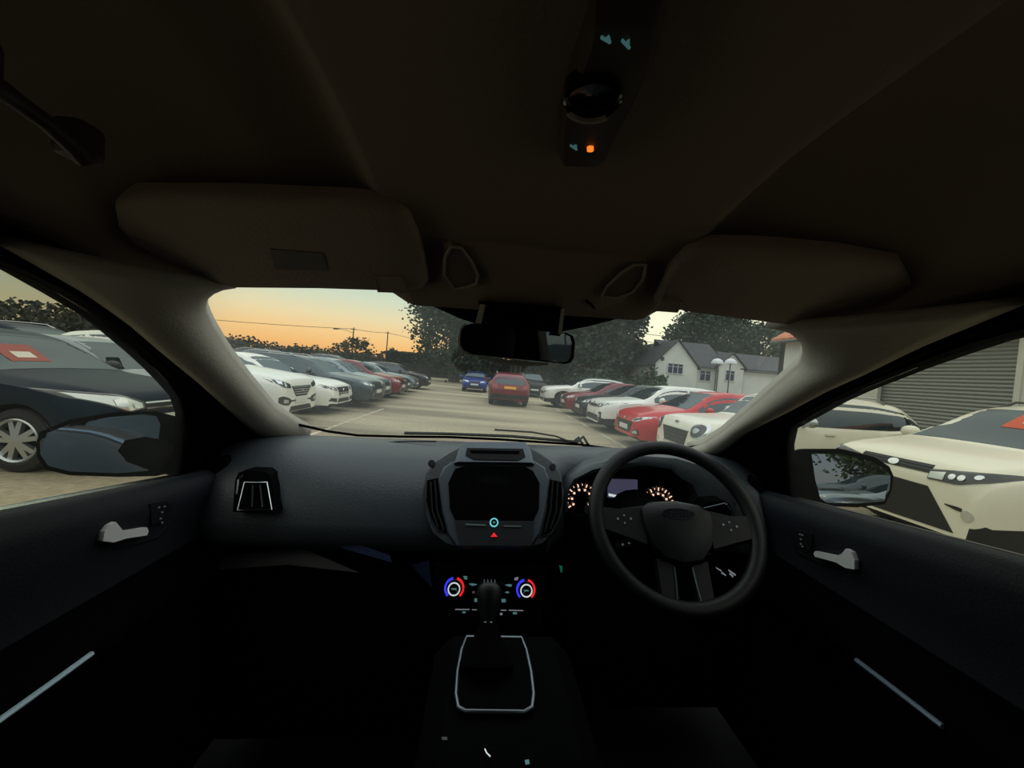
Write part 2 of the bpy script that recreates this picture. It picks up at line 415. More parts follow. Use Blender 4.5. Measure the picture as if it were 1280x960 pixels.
    if rails:
        for sg in (1, -1):
            a, b = c1 + .25, L - .75
            pts = [(X(a + (b - a) * i / 8), sg * edge(a + (b - a) * i / 8) * hw(a + (b - a) * i / 8) * .96, top(a + (b - a) * i / 8) + (.03 if 0 < i < 8 else -.03)) for i in range(9)]
            MB().tube(pts, .016, 6).build('roof_rail', M_blackplastic if rails == 'black' else M_rim, root, 50)
    if near:
        for s in (B + .0 - .28, B + .72):
            for sg in (1, -1):
                zz = belt(s) - .10
                patch('door_handle', pm, [[V((X(s + q), 0, zz + k)) for q in (0, .06, .12, .18)] for k in (0, .03)], (0, -sg, 0), .03, .02)
    for sg in (1, -1):      # tail lamps
        zt = S['top'][-3][1] - .06
        fpatch('tail_light', M_tail, [(sg * W * .30, zt - .17), (sg * W * .44, zt - .15)], [(sg * W * .33, zt), (sg * W * .43, zt + .02)], n=4, rear=True)
    if detail:
        fpatch('rear_plate', M_yplate, [(-.26, .78), (.26, .78)], [(-.26, .89), (.26, .89)], n=4, mm=2, rear=True, off=.012)
        fpatch('rear_bumper', M_blackplastic, [(-W * .44, .27), (0, .26), (W * .44, .27)], [(-W * .46, .56), (0, .52), (W * .46, .56)], rear=True, off=.02, n=17)
    FRONTS[front](fpatch, both, W, plate, pm)
    PATCH[root.name] = (patch, X)
    return root

def bars(fp, w, zs, m, h=.014):
    for z in zs: fp('grille_bar', m, [(-w, z), (w, z)], [(-w, z + h), (w, z + h)], n=9, mm=2, off=.016)
def f_plain(fp, both, W, plate, pm):
    h = W / 2
    both('headlight', M_lens, [(.46 * h, .66), (.9 * h, .74)], [(.46 * h, .73), (.9 * h, .86)])
    fp('grille', M_blackplastic, [(-.38 * h, .62), (.38 * h, .62)], [(-.42 * h, .74), (.42 * h, .74)])
    fp('lower_grille', M_blackplastic, [(-.55 * h, .31), (.55 * h, .31)], [(-.5 * h, .44), (.5 * h, .44)])
    both('fog_light', M_lensd, [(.62 * h, .4), (.78 * h, .4)], [(.62 * h, .48), (.78 * h, .48)], n=4)
    if plate: fp('number_plate', M_plate, [(-.26, .47), (.26, .47)], [(-.26, .58), (.26, .58)], n=5, mm=2, off=.016)
def f_wideslim(fp, both, W, plate, pm):
    # slim grille joined to long dark headlights, big black trapezoid intake, round fog lamps
    h = W / 2
    fp('grille', M_blackplastic, [(-.36, .84), (.36, .84)], [(-.36, .925), (.36, .925)], n=9)
    bars(fp, .36, (.872, .9), M_rimd, .01)
    for sg in (1, -1):
        fp('headlight', M_lensd, [(sg * .36, .785), (sg * .60, .79), (sg * .80, .87), (sg * .86, .94)], [(sg * .36, .885), (sg * .60, .925), (sg * .80, .955), (sg * .862, .962)], n=16, mm=6, off=.014)
        fp('headlight_reflector', M_lens, [(sg * .37, .80), (sg * .49, .805)], [(sg * .37, .862), (sg * .49, .885)], n=5, off=.022)
        for y, z, q in ((.55, .855, .028), (.62, .862, .028), (.72, .895, .022)):
            an = [pi * i / 8 for i in range(9)]
            fp('headlight_bulb', M_chrome, [(sg * (y - q * cos(t)), z - q * sin(t)) for t in an], [(sg * (y - q * cos(t)), z + q * sin(t)) for t in an], n=9, off=.024)
        fp('fog_light_recess', M_blackplastic, [(sg * .53, .575), (sg * .62, .55), (sg * .665, .55)], [(sg * .53, .585), (sg * .62, .585), (sg * .665, .58)], n=5)
        fp('fog_light', M_lens, [(sg * (.71 - .045 * cos(pi * i / 8)), .525 - .05 * sin(pi * i / 8)) for i in range(9)], [(sg * (.71 - .045 * cos(pi * i / 8)), .525 + .05 * sin(pi * i / 8)) for i in range(9)], n=9, off=.014)
    fp('lower_grille', M_blackplastic, [(-.62, .33), (0, .32), (.62, .33)], [(-.37, .71), (0, .72), (.37, .71)], n=11, mm=8)
    fp('badge', M_chrome, [(-.055 * cos(pi * i / 8), .885 - .034 * sin(pi * i / 8)) for i in range(9)], [(-.055 * cos(pi * i / 8), .885 + .034 * sin(pi * i / 8)) for i in range(9)], n=9, off=.02)
    if plate: fp('number_plate', M_plate, [(-.26, .5), (.26, .5)], [(-.26, .61), (.26, .61)], n=5, mm=2, off=.018)
def f_teardrop(fp, both, W, plate, pm):
    h = W / 2
    for sg in (1, -1):
        fp('headlight', M_lensd, [(sg * .40, .70), (sg * .62, .67), (sg * .87, .83)], [(sg * .40, .78), (sg * .62, .87), (sg * .87, .90)], n=14, mm=7, off=.018)
        fp('headlight_reflector', M_lens, [(sg * .44, .715), (sg * .62, .69), (sg * .84, .825)], [(sg * .44, .765), (sg * .62, .845), (sg * .84, .875)], n=14, mm=6, off=.03)
        for y, z, q in ((.52, .745, .035), (.66, .785, .05)):
            fp('headlight_bulb', M_chrome, [(sg * (y - q), z - q * .6), (sg * y, z - q), (sg * (y + q), z - q * .6)], [(sg * (y - q), z + q * .6), (sg * y, z + q), (sg * (y + q), z + q * .6)], n=5, off=.04)
    fp('grille', M_blackplastic, [(-.38, .66), (.38, .66)], [(-.40, .78), (.40, .78)], n=9)
    bars(fp, .38, (.69, .755), M_chrome, .018)
    fp('lower_grille', M_blackplastic, [(-.6, .30), (.6, .30)], [(-.5, .46), (.5, .46)])
    both('fog_light', M_lens, [(.62, .42), (.72, .42)], [(.62, .5), (.72, .5)], n=4)
    if plate: fp('number_plate', M_plate, [(-.26, .5), (.26, .5)], [(-.26, .61), (.26, .61)], n=5, mm=2, off=.018)
def f_hexgrille(fp, both, W, plate, pm):
    fp('grille', M_blackplastic, [(-.24, .60), (.24, .60)], [(-.44, .82), (.44, .82)], n=9, mm=6)
    for z, w in ((.64, .27), (.69, .31), (.74, .35), (.79, .38)): bars(fp, w, (z,), M_rim, .018)
    for sg in (1, -1):
        fp('headlight', M_lensd, [(sg * .47, .78), (sg * .7, .80), (sg * .88, .93)], [(sg * .47, .86), (sg * .7, .93), (sg * .89, .98)], n=9)
        fp('headlight_bulb', M_chrome, [(sg * .60, .82), (sg * .68, .82)], [(sg * .60, .89), (sg * .68, .90)], n=4, off=.018)
        fp('headlight_bulb', M_chrome, [(sg * .72, .86), (sg * .78, .88)], [(sg * .72, .92), (sg * .78, .94)], n=4, off=.018)
        fp('fog_surround', M_blackplastic, [(sg * .42, .50), (sg * .52, .43), (sg * .74, .45), (sg * .80, .5)], [(sg * .42, .53), (sg * .52, .58), (sg * .74, .63), (sg * .80, .6)], n=8)
        fp('fog_light', M_lens, [(sg * .56, .48), (sg * .72, .49)], [(sg * .56, .545), (sg * .72, .565)], n=5, off=.02)
    fp('lower_grille', M_blackplastic, [(-.5, .30), (.5, .30)], [(-.42, .40), (.42, .40)])
    fp('bumper_bar', M_blackplastic, [(-.42, .50), (.42, .50)], [(-.42, .53), (.42, .53)], n=7, mm=2)
    fp('badge', M_chrome, [(-.07, .73), (0, .70), (.07, .73)], [(-.07, .75), (0, .78), (.07, .75)], n=5, off=.024)
    if plate: fp('number_plate', M_plate, [(-.26, .46), (.26, .46)], [(-.26, .57), (.26, .57)], n=5, mm=2, off=.02)
def f_star(fp, both, W, plate, pm):
    fp('grille', M_blackplastic, [(-.32, .50), (.32, .50)], [(-.40, .70), (.40, .70)], n=9, mm=5)
    bars(fp, .36, (.56, .63), M_chrome, .02)
    fp('grille_rim', M_chrome, [(-.41, .70), (.41, .70)], [(-.42, .72), (.42, .72)], n=7, mm=2, off=.014)
    both('headlight', M_lensd, [(.46, .62), (.82, .70)], [(.46, .70), (.84, .80)], n=8)
    both('headlight_reflector', M_lens, [(.52, .645), (.68, .675)], [(.52, .695), (.68, .74)], n=5, off=.016)
    both('side_intake', M_blackplastic, [(.46, .33), (.78, .38)], [(.46, .43), (.74, .46)], n=6)
    fp('lower_grille', M_blackplastic, [(-.4, .32), (.4, .32)], [(-.36, .42), (.36, .42)])
    fp('badge', M_chrome, [(-.06, .60), (0, .55), (.06, .60)], [(-.06, .63), (0, .68), (.06, .63)], n=7, off=.026)
    if plate: fp('number_plate', M_plate, [(-.26, .44), (.26, .44)], [(-.26, .53), (.26, .53)], n=5, mm=2, off=.02)
def f_round(fp, both, W, plate, pm):
    fp('grille', M_blackplastic, [(-.36, .50), (.36, .50)], [(-.46, .76), (.46, .76)], n=9, mm=6)
    fp('grille_rim', M_chrome, [(-.47, .765), (.47, .765)], [(-.46, .79), (.46, .79)], n=9, mm=2, off=.02)
    fp('grille_rim', M_chrome, [(-.37, .48), (.37, .48)], [(-.37, .50), (.37, .50)], n=9, mm=2, off=.02)
    bars(fp, .38, (.55, .62, .69), M_rimd, .018)
    for sg in (1, -1):
        c = .66; z0 = .80; q = .145
        angs = [pi * i / 8 for i in range(9)]
        fp('headlight', M_chrome, [(sg * (c - q * cos(a)), z0 - q * .95 * sin(a)) for a in angs], [(sg * (c - q * cos(a)), z0 + q * .95 * sin(a)) for a in angs], n=9, mm=5, off=.01)
        q = .12
        fp('headlight_lens', M_lensd, [(sg * (c - q * cos(a)), z0 - q * .95 * sin(a)) for a in angs], [(sg * (c - q * cos(a)), z0 + q * .95 * sin(a)) for a in angs], n=9, mm=5, off=.02)
        q = .05
        fp('headlight_bulb', M_lens, [(sg * (c - q * cos(a)), z0 - q * .95 * sin(a)) for a in angs], [(sg * (c - q * cos(a)), z0 + q * .95 * sin(a)) for a in angs], n=7, mm=3, off=.03)
        fp('fog_light', M_lens, [(sg * .6, .44), (sg * .68, .44)], [(sg * .6, .52), (sg * .68, .52)], n=4)
    fp('lower_grille', M_blackplastic, [(-.5, .30), (.5, .30)], [(-.5, .38), (.5, .38)])
    fp('badge', M_chrome, [(-.06, .865), (.06, .865)], [(-.06, .895), (.06, .895)], n=3, mm=2, off=.02)
def f_bigmouth(fp, both, W, plate, pm):
    fp('grille', M_blackplastic, [(-.36, .36), (.36, .36)], [(-.50, .62), (.50, .62)], n=9, mm=6)
    bars(fp, .42, (.44, .50, .56), M_rimd, .012)
    for sg in (1, -1):
        fp('headlight', M_lens, [(sg * .48, .64), (sg * .65, .64), (sg * .83, .77)], [(sg * .48, .67), (sg * .65, .745), (sg * .84, .82)], n=9)
        fp('headlight_lens', M_lensd, [(sg * .53, .655), (sg * .72, .71)], [(sg * .53, .68), (sg * .72, .755)], n=6, off=.016)
        fp('fog_light', M_lens, [(sg * .58, .37), (sg * .72, .38)], [(sg * .58, .43), (sg * .70, .45)], n=5, off=.014)
        fp('fog_surround', M_blackplastic, [(sg * .54, .35), (sg * .75, .36)], [(sg * .54, .45), (sg * .73, .47)], n=5)
    fp('badge', M_chrome, [(-.06, .665), (.06, .665)], [(-.06, .70), (.06, .70)], n=3, mm=2, off=.02)
    if plate: fp('number_plate', M_plate, [(-.26, .42), (.26, .42)], [(-.26, .53), (.26, .53)], n=5, mm=2, off=.02)
def f_slimgrille(fp, both, W, plate, pm):
    fp('grille', M_blackplastic, [(-.36, .72), (.36, .72)], [(-.34, .81), (.34, .81)], n=9)
    fp('badge', M_chrome, [(-.05, .84), (.05, .84)], [(-.05, .87), (.05, .87)], n=3, mm=2, off=.02)
    for sg in (1, -1):
        fp('headlight', M_lensd, [(sg * .40, .73), (sg * .62, .74), (sg * .84, .85)], [(sg * .40, .82), (sg * .62, .87), (sg * .86, .92)], n=9)
        fp('headlight_reflector', M_lens, [(sg * .48, .755), (sg * .66, .78)], [(sg * .48, .81), (sg * .66, .85)], n=5, off=.016)
        fp('fog_surround', M_blackplastic, [(sg * .60, .42), (sg * .66, .38), (sg * .73, .42)], [(sg * .60, .58), (sg * .66, .62), (sg * .73, .6)], n=6)
        fp('fog_light', M_lens, [(sg * .63, .46), (sg * .70, .46)], [(sg * .63, .56), (sg * .70, .56)], n=4, off=.018)
    fp('lower_grille', M_blackplastic, [(-.66, .28), (.66, .28)], [(-.50, .50), (.50, .50)], n=9, mm=5)
    if plate: fp('number_plate', M_plate, [(-.26, .52), (.26, .52)], [(-.26, .63), (.26, .63)], n=5, mm=2, off=.02)
FRONTS = dict(plain=f_plain, wideslim=f_wideslim, teardrop=f_teardrop, hexgrille=f_hexgrille, star=f_star, round=f_round, bigmouth=f_bigmouth, slimgrille=f_slimgrille)
# ------------------------------------------------------------------ camera
fwd = V((sin(YAW) * cos(PITCH), cos(YAW) * cos(PITCH), sin(PITCH)))
r0 = V((cos(YAW), -sin(YAW), 0)); u0 = r0.cross(fwd)
cr = r0 * cos(ROLL) + u0 * sin(ROLL); cu = u0 * cos(ROLL) - r0 * sin(ROLL)
cd = bpy.data.cameras.new('camera'); cam = bpy.data.objects.new('camera', cd); COL.objects.link(cam)
cam.matrix_world = Matrix(((cr.x, cu.x, -fwd.x, 0), (cr.y, cu.y, -fwd.y, 0), (cr.z, cu.z, -fwd.z, H), (0, 0, 0, 1)))
cd.sensor_width = 36; cd.lens = 36 * 481 / 1280; cd.clip_start = .01; cd.clip_end = 1000
SC.camera = cam
SC.view_settings.view_transform = 'Standard'; SC.view_settings.look = 'None'
SC.view_settings.gamma = 1; SC.view_settings.use_curve_mapping = False; SC.view_settings.exposure = 0
SC.cycles.use_denoising = True
SC.cycles.max_bounces = 10; SC.cycles.transparent_max_bounces = 24; SC.cycles.diffuse_bounces = 5

# ------------------------------------------------------------------ dusk sky
W_ = bpy.data.worlds.new('dusk'); SC.world = W_; W_.use_nodes = True
nt = W_.node_tree; N = nt.nodes; L_ = nt.links; N.clear()
wo = N.new('ShaderNodeOutputWorld'); bg = N.new('ShaderNodeBackground'); bg.inputs['Strength'].default_value = 1.0
tc = N.new('ShaderNodeTexCoord'); sx = N.new('ShaderNodeSeparateXYZ'); L_.new(tc.outputs['Generated'], sx.inputs[0])
def ramp(stops, src):
    r = N.new('ShaderNodeValToRGB'); e = r.color_ramp.elements
    while len(e) < len(stops): e.new(.5)
    for k, (p, c, g) in zip(e, stops):
        k.position = p; k.color = (*[x * g for x in lin(c)], 1)
    L_.new(src, r.inputs['Fac']); return r.outputs['Color']
zen = (.62, (222, 226, 224), 1.8); top_ = (1.0, (214, 222, 228), 1.8)
sunset = ramp([(0, (240, 165, 105), 1), (.03, (255, 192, 118), 1.05), (.06, (255, 208, 142), 1.05), (.10, (244, 222, 176), 1.05), (.145, (218, 224, 198), 1.05), (.20, (190, 216, 208), 1.05), zen, top_], sx.outputs['Z'])
pale = ramp([(0, (240, 215, 165), .9), (.05, (255, 246, 205), 1.1), (.16, (255, 252, 222), 1.15), (.3, (215, 228, 222), 1), zen, top_], sx.outputs['Z'])
dull = ramp([(0, (196, 172, 132), .9), (.04, (190, 180, 146), .95), (.10, (172, 182, 162), .95), (.2, (150, 172, 162), .95), zen, top_], sx.outputs['Z'])
cool = ramp([(0, (150, 155, 160), .7), (.1, (140, 160, 180), .9), (.25, (125, 155, 185), .9), zen, top_], sx.outputs['Z'])
az = N.new('ShaderNodeMath'); az.operation = 'ARCTAN2'; L_.new(sx.outputs['X'], az.inputs[0]); L_.new(sx.outputs['Y'], az.inputs[1])
def step(a, b):
    m = N.new('ShaderNodeMapRange'); m.interpolation_type = 'SMOOTHSTEP'
    m.inputs[1].default_value = RAD(a); m.inputs[2].default_value = RAD(b); L_.new(az.outputs[0], m.inputs[0]); return m.outputs[0]
def mixc(f, a, b):
    m = N.new('ShaderNodeMix'); m.data_type = 'RGBA'; L_.new(f, m.inputs['Factor']); L_.new(a, m.inputs['A']); L_.new(b, m.inputs['B']); return m.outputs['Result']
c_ = mixc(step(-130, -75), cool, dull)
c_ = mixc(step(-46, -30), c_, sunset)
c_ = mixc(step(-2, 24), c_, pale)
c_ = mixc(step(60, 130), c_, cool)
L_.new(c_, bg.inputs['Color']); L_.new(bg.outputs[0], wo.inputs['Surface'])

# ------------------------------------------------------------------ car park surface and lines
def ground_mat():
    m = bpy.data.materials.new('worn_concrete'); m.use_nodes = True
    nt = m.node_tree; b = nt.nodes['Principled BSDF']; b.inputs['Roughness'].default_value = .85
    tc = nt.nodes.new('ShaderNodeTexCoord')
    mp = nt.nodes.new('ShaderNodeMapping'); mp.inputs['Scale'].default_value = (.12, .7, 1); nt.links.new(tc.outputs['Object'], mp.inputs[0])
    n1 = nt.nodes.new('ShaderNodeTexNoise'); n1.inputs['Scale'].default_value = 1.0; n1.inputs['Detail'].default_value = 6; nt.links.new(mp.outputs[0], n1.inputs[0])
    n2 = nt.nodes.new('ShaderNodeTexNoise'); n2.inputs['Scale'].default_value = 14; n2.inputs['Detail'].default_value = 8; nt.links.new(tc.outputs['Object'], n2.inputs[0])
    r1 = nt.nodes.new('ShaderNodeValToRGB'); e = r1.color_ramp.elements
    e[0].position = .35; e[0].color = (*lin((138, 126, 104)), 1); e[1].position = .6; e[1].color = (*lin((186, 172, 142)), 1)
    nt.links.new(n1.outputs['Fac'], r1.inputs[0])
    r2 = nt.nodes.new('ShaderNodeValToRGB'); e = r2.color_ramp.elements
    e[0].position = .35; e[0].color = (.72, .72, .72, 1); e[1].position = .65; e[1].color = (1, 1, 1, 1)
    nt.links.new(n2.outputs['Fac'], r2.inputs[0])
    mx = nt.nodes.new('ShaderNodeMix'); mx.data_type = 'RGBA'; mx.blend_type = 'MULTIPLY'; mx.inputs['Factor'].default_value = 1
    nt.links.new(r1.outputs[0], mx.inputs['A']); nt.links.new(r2.outputs[0], mx.inputs['B']); nt.links.new(mx.outputs['Result'], b.inputs['Base Color'])
    bp = nt.nodes.new('ShaderNodeBump'); bp.inputs['Strength'].default_value = .3; bp.inputs['Distance'].default_value = .02
    nt.links.new(n2.outputs['Fac'], bp.inputs['Height']); nt.links.new(bp.outputs[0], b.inputs['Normal'])
    return m
tag(mesh('ground', [(-150, -60, 0), (150, -60, 0), (150, 220, 0), (-150, 220, 0)], [[0, 1, 2, 3]], ground_mat()), kind='structure')
M_line = mat('worn_white_line_paint', (188, 178, 152), .8, var=(6, .25))
def stripe(a, b, w, name='line_marking'):
    a, b = V((*a, 0)), V((*b, 0)); d = (b - a).normalized(); s = V((-d.y, d.x, 0)) * w / 2; z = V((0, 0, .002))
    tag(MB().plate([a - s + z, b - s + z, b + s + z, a + s + z], (0, 0, .003)).build(name, M_line), kind='structure')
stripe((-3.17, 7.2), (-3.14, 12.4), .08); stripe((3.36, 2), (3.36, 17.5), .10)
stripe((-3.2, 8.45), (-8.4, 8.45), .09); stripe((-3.2, 6.2), (-8.4, 6.2), .09); stripe((-3.2, 10.9), (-8.4, 10.9), .09)

# ------------------------------------------------------------------ the rows of parked cars
CROSS = dict(SUV); CROSS.update(L=4.3, W=1.78, fo=.86, wb=2.6, r=.33, ws=(1.2, 2.05), d=.10)
def sc(S, k, z, **kw):
    q = dict(S)
    for n_ in ('top', 'belt'): q[n_] = [(a * k, b * z) for a, b in S[n_]]
    q['edge'] = [(a * k, b) for a, b in S['edge']]
    q.update(L=S['L'] * k, ws=(S['ws'][0] * k, S['ws'][1] * k), **kw); return q
CROSS = sc(SUV, .935, .905, W=1.78, fo=.86, wb=2.6, r=.335)
TALLHATCH = sc(HATCH, 1.03, 1.0, W=1.76, fo=.84, wb=2.55, r=.32)
BIGSUV = sc(SUV, 1.02, 1.0, W=1.88, fo=.94, wb=2.7, r=.365)
RAV = dict(SUV); RAV['nose'] = .82; RAV['W'] = 1.79; RAV['ws'] = (1.02, 1.86)
RAV['top'] = [(0, .78), (.03, .87), (.1, .955), (.35, 1.03), (.8, 1.11), (1.02, 1.15), (1.86, 1.57), (2.4, 1.645), (3.2, 1.655), (3.95, 1.58), (4.2, 1.5), (4.48, 1.12), (4.56, .95), (4.6, .8)]
RAV['edge'] = [(0, .88), (.3, .86), (1.02, .84), (1.86, .69), (3.4, .69), (4.15, .68), (4.45, .84), (4.6, .9)]
RAV['belt'] = [(0, .66), (.1, .84), (.5, .95), (1.02, 1.04), (2, 1.07), (3.4, 1.11), (4.1, 1.17), (4.4, 1.06), (4.6, .74)]
LOWSUV = sc(SUV, .92, .92, W=1.77, fo=.86, wb=2.58, r=.335)
MIDSUV = sc(SUV, .95, .98, W=1.9, fo=.88, wb=2.66, r=.365)
def L_row(nose, y, label, cat, S, p, a=0, **k): return car(label, cat, (nose - S['L'] / 2 * cos(a), y - S['L'] / 2 * sin(a)), a, S, p, **k)
def R_row(nose, y, label, cat, S, p, a=0, **k): return car(label, cat, (nose + S['L'] / 2 * cos(a), y + S['L'] / 2 * sin(a)), pi + a, S, p, **k)
GL, GR, GB = 'cars parked along the left side of the aisle', 'cars parked along the right side of the aisle', 'cars in the second row by the hedge'
scross = L_row(-3.93, 5.16, 'dark blue-grey crossover with teardrop headlights just outside the passenger window, reddish card behind its windscreen', 'car', CROSS, P_dark, front='teardrop', wheel='twin', group=GL, near=True, mirror_m=M_blackplastic)
silver = L_row(-4.5, 7.0, 'silver hatchback parked between the dark crossover and the white SUV with hexagonal grille', 'car', TALLHATCH, P_silver, front='plain', group=GL)
L_row(-3.95, 8.65, 'white SUV with a hexagonal barred grille beside the left windscreen pillar', 'car', BIGSUV, P_white, front='hexgrille', wheel='twin', group=GL)
L_row(-3.8, 10.75, 'low white saloon with two chrome grille bars beside the white hexagonal-grille SUV', 'car', SALOON, P_white, front='star', wheel='ten', group=GL)
L_row(-3.45, 12.9, 'dark grey estate car with bright alloy wheels next to the white saloon', 'car', ESTATE, P_grey, front='plain', wheel='twin', rails=True, group=GL)
L_row(-3.5, 16.9, 'dark red hatchback showing little but its nose past the silver hatchback, left row', 'car', HATCH, P_dred, group=GL)
L_row(-3.65, 14.85, 'silver hatchback between the dark grey estate and the dark red nose, left row', 'car', HATCH, P_silver, group=GL)
L_row(-3.7, 21.4, 'silver saloon between the dark grey saloon and the last brown-grey car, left row', 'car', SALOON, P_silver, front='star', group=GL)
L_row(-3.7, 19.1, 'dark grey saloon just past the dark red hatchback in the left row', 'car', SALOON, P_grey, front='plain', group=GL)
L_row(-3.5, 24.6, 'brown-grey SUV at the far end of the left row near the bare tree trunks', 'car', CROSS, P_brown, front='plain', group=GL)
# second row, seen over the first
L_row(-8.6, 10.0, 'dark blue estate roof showing behind the dark crossover and the silver hatchback', 'car', sc(ESTATE, 1.0, 1.12, W=1.85, fo=.9, wb=2.72, r=.34), P_dark, rails=True, group=GB)
rs_ = empty('roof_sign', (-6.02, 6.9, 1.46), 0, 'small white block-shaped sign standing on the roof of the silver hatchback', 'sign')
MB().box((0, 0, .075), (.10, .20, .13), bev=.012).build('panel', P_white, rs_)
MB().box((0, 0, .006), (.14, .24, .016), bev=.004).build('base', M_blackplastic, rs_)
L_row(-8.9, 21.5, 'black estate with roof rails showing above the white saloon in the left row', 'car', sc(ESTATE, 1.0, 1.07, W=1.85, fo=.9, wb=2.72, r=.34), P_black, rails=True, group=GB)
L_row(-9.0, 30.0, 'silver-topped dark SUV roof showing above the far cars of the left row', 'car', SUV, P_grey, rails=True, group=GB)
# right row
rav = R_row(4.56, 3.95, 'large white SUV with slim grille and black lower intake outside the driver window', 'car', RAV, P_cream, front='wideslim', wheel='five', rails='black', group=GR, near=True, plate=False, cladding=True)
mini = R_row(3.5, 6.75, 'white compact crossover with round headlights and blacked-out side windows', 'car', COMPACT, P_cream, front='round', wheel='five', rails=True, group=GR, near=True, plate=False, cladding=True, floating=True, mirror_m=M_rim)
R_row(3.4, 9.0, 'bright red hatchback with big dark grille between two white cars', 'car', HATCH, P_red, front='bigmouth', group=GR)
R_row(3.3, 11.4, 'white small SUV with slim grille and black corner fog surrounds beyond the red hatchback', 'car', LOWSUV, P_white, front='slimgrille', group=GR, cladding=True)
R_row(3.4, 13.7, 'black hatchback just beyond the white small SUV with corner fog surrounds', 'car', TALLHATCH, P_black, front='plain', group=GR)
R_row(3.3, 15.9, 'dark red hatchback tucked between the black hatchback and the white SUV seen side on', 'car', HATCH, P_dred, front='plain', group=GR)
R_row(2.9, 19.2, 'white SUV with dark wheels parked side on at the far end of the right row', 'car', MIDSUV, P_white, front='plain', wheel='dark', group=GR, roofm=P_black, cladding=True, floating=True)
car('dark red SUV seen from behind with a yellow number plate in the aisle', 'car', (1.12, 19.1), pi / 2, sc(SUV, .98, .91, W=1.82, fo=.92, wb=2.66, r=.35), P_dred, front='plain', rails=True, cladding=True)
car('blue hatchback facing the aisle under the bare tree trunks', 'car', (-.7, 27.6), -pi / 2, sc(HATCH, 1, .95, W=1.7, fo=.82, wb=2.49, r=.32), P_blue, front='plain')
car('black SUV in the shade of the trees beside the dark red SUV', 'car', (3.3, 27.5), -pi / 2, SUV, P_black, front='plain', wheel='dark')
# cars behind, reflected in the driver's door mirror
GM = 'cars behind, reflected in the driver door mirror'
for x, y, S, p, l in ((3.3, -8.0, HATCH, P_dark, 'dark hatchback behind, nearest of the cars in the driver door mirror'), (3.3, -10.6, SALOON, P_black, 'black saloon behind, second nearest of the cars in the driver door mirror'), (3.4, -13.2, ESTATE, P_silver, 'silver estate behind, third of the cars in the driver door mirror'), (3.4, -15.8, SUV, P_grey, 'grey SUV behind, farthest of the cars in the driver door mirror')):
    R_row(x, y, l, 'car', S, p, detail=False, group=GM)

# price cards behind two windscreens
M_orange = mat('orange_card', (205, 84, 46), .6); M_pink = mat('faded_red_card', (150, 70, 60), .6); M_cardw = mat('card_white', (215, 205, 190), .6)
def card(label, root, s0, s1, y0, y1, m, panel):
    """A card lying against the windscreen of a parked car."""
    patch, X = PATCH[root.name]
    g = lambda a0, a1, b0, b1: [[(X(a0 + (a1 - a0) * i / 3), b0 + (b1 - b0) * k / 3, 1.9) for k in range(4)] for i in range(4)]
    o = patch('price_card', m, g(s0, s1, y0, y1), (0, 0, -1), .010, .004); tag(o, label, 'card')
    u, v, w, h = panel
    q = patch('blank_panel', M_cardw, g(s0 + (s1 - s0) * u, s0 + (s1 - s0) * (u + w), y0 + (y1 - y0) * v, y0 + (y1 - y0) * (v + h)), (0, 0, -1), .014, .003)
    bpy.context.view_layer.update()
    o.parent = None; o.matrix_world = root.matrix_world.copy(); q.parent = o
# ------------------------------------------------------------------ trees, hedge, buildings, poles
M_bark = mat('bark', (112, 104, 92), .9, bump=(8, .6), var=(3, .3))
M_needle = mat('conifer_needles', (46, 60, 44), .8, var=(.8, .35))
M_leafd = mat('dark_leaves', (50, 66, 46), .7, var=(.7, .35))
M_hedge = mat('hedge_leaves', (48, 50, 36), .8, var=(.8, .4))
M_green = mat('bush_leaves', (52, 74, 44), .7, var=(1.2, .35))
def leaves(mb, pts, size, rnd, flat=0.):
    for p in pts:
        s = size * rnd.uniform(.6, 1.3); a = rnd.uniform(0, 2 * pi); t = rnd.uniform(-1, 1) * (1 - flat)
        u = V((cos(a), sin(a), t * .6)).normalized() * s; w = V((-sin(a) * t, cos(a) * t, 1 - flat * .6)).normalized() * s * .7
        p = V(p); k = V((0, 0, -.25 * s))
        mb.add([p - u, p - w * .9, p + u + k, p + w], [[0, 1, 2, 3]])
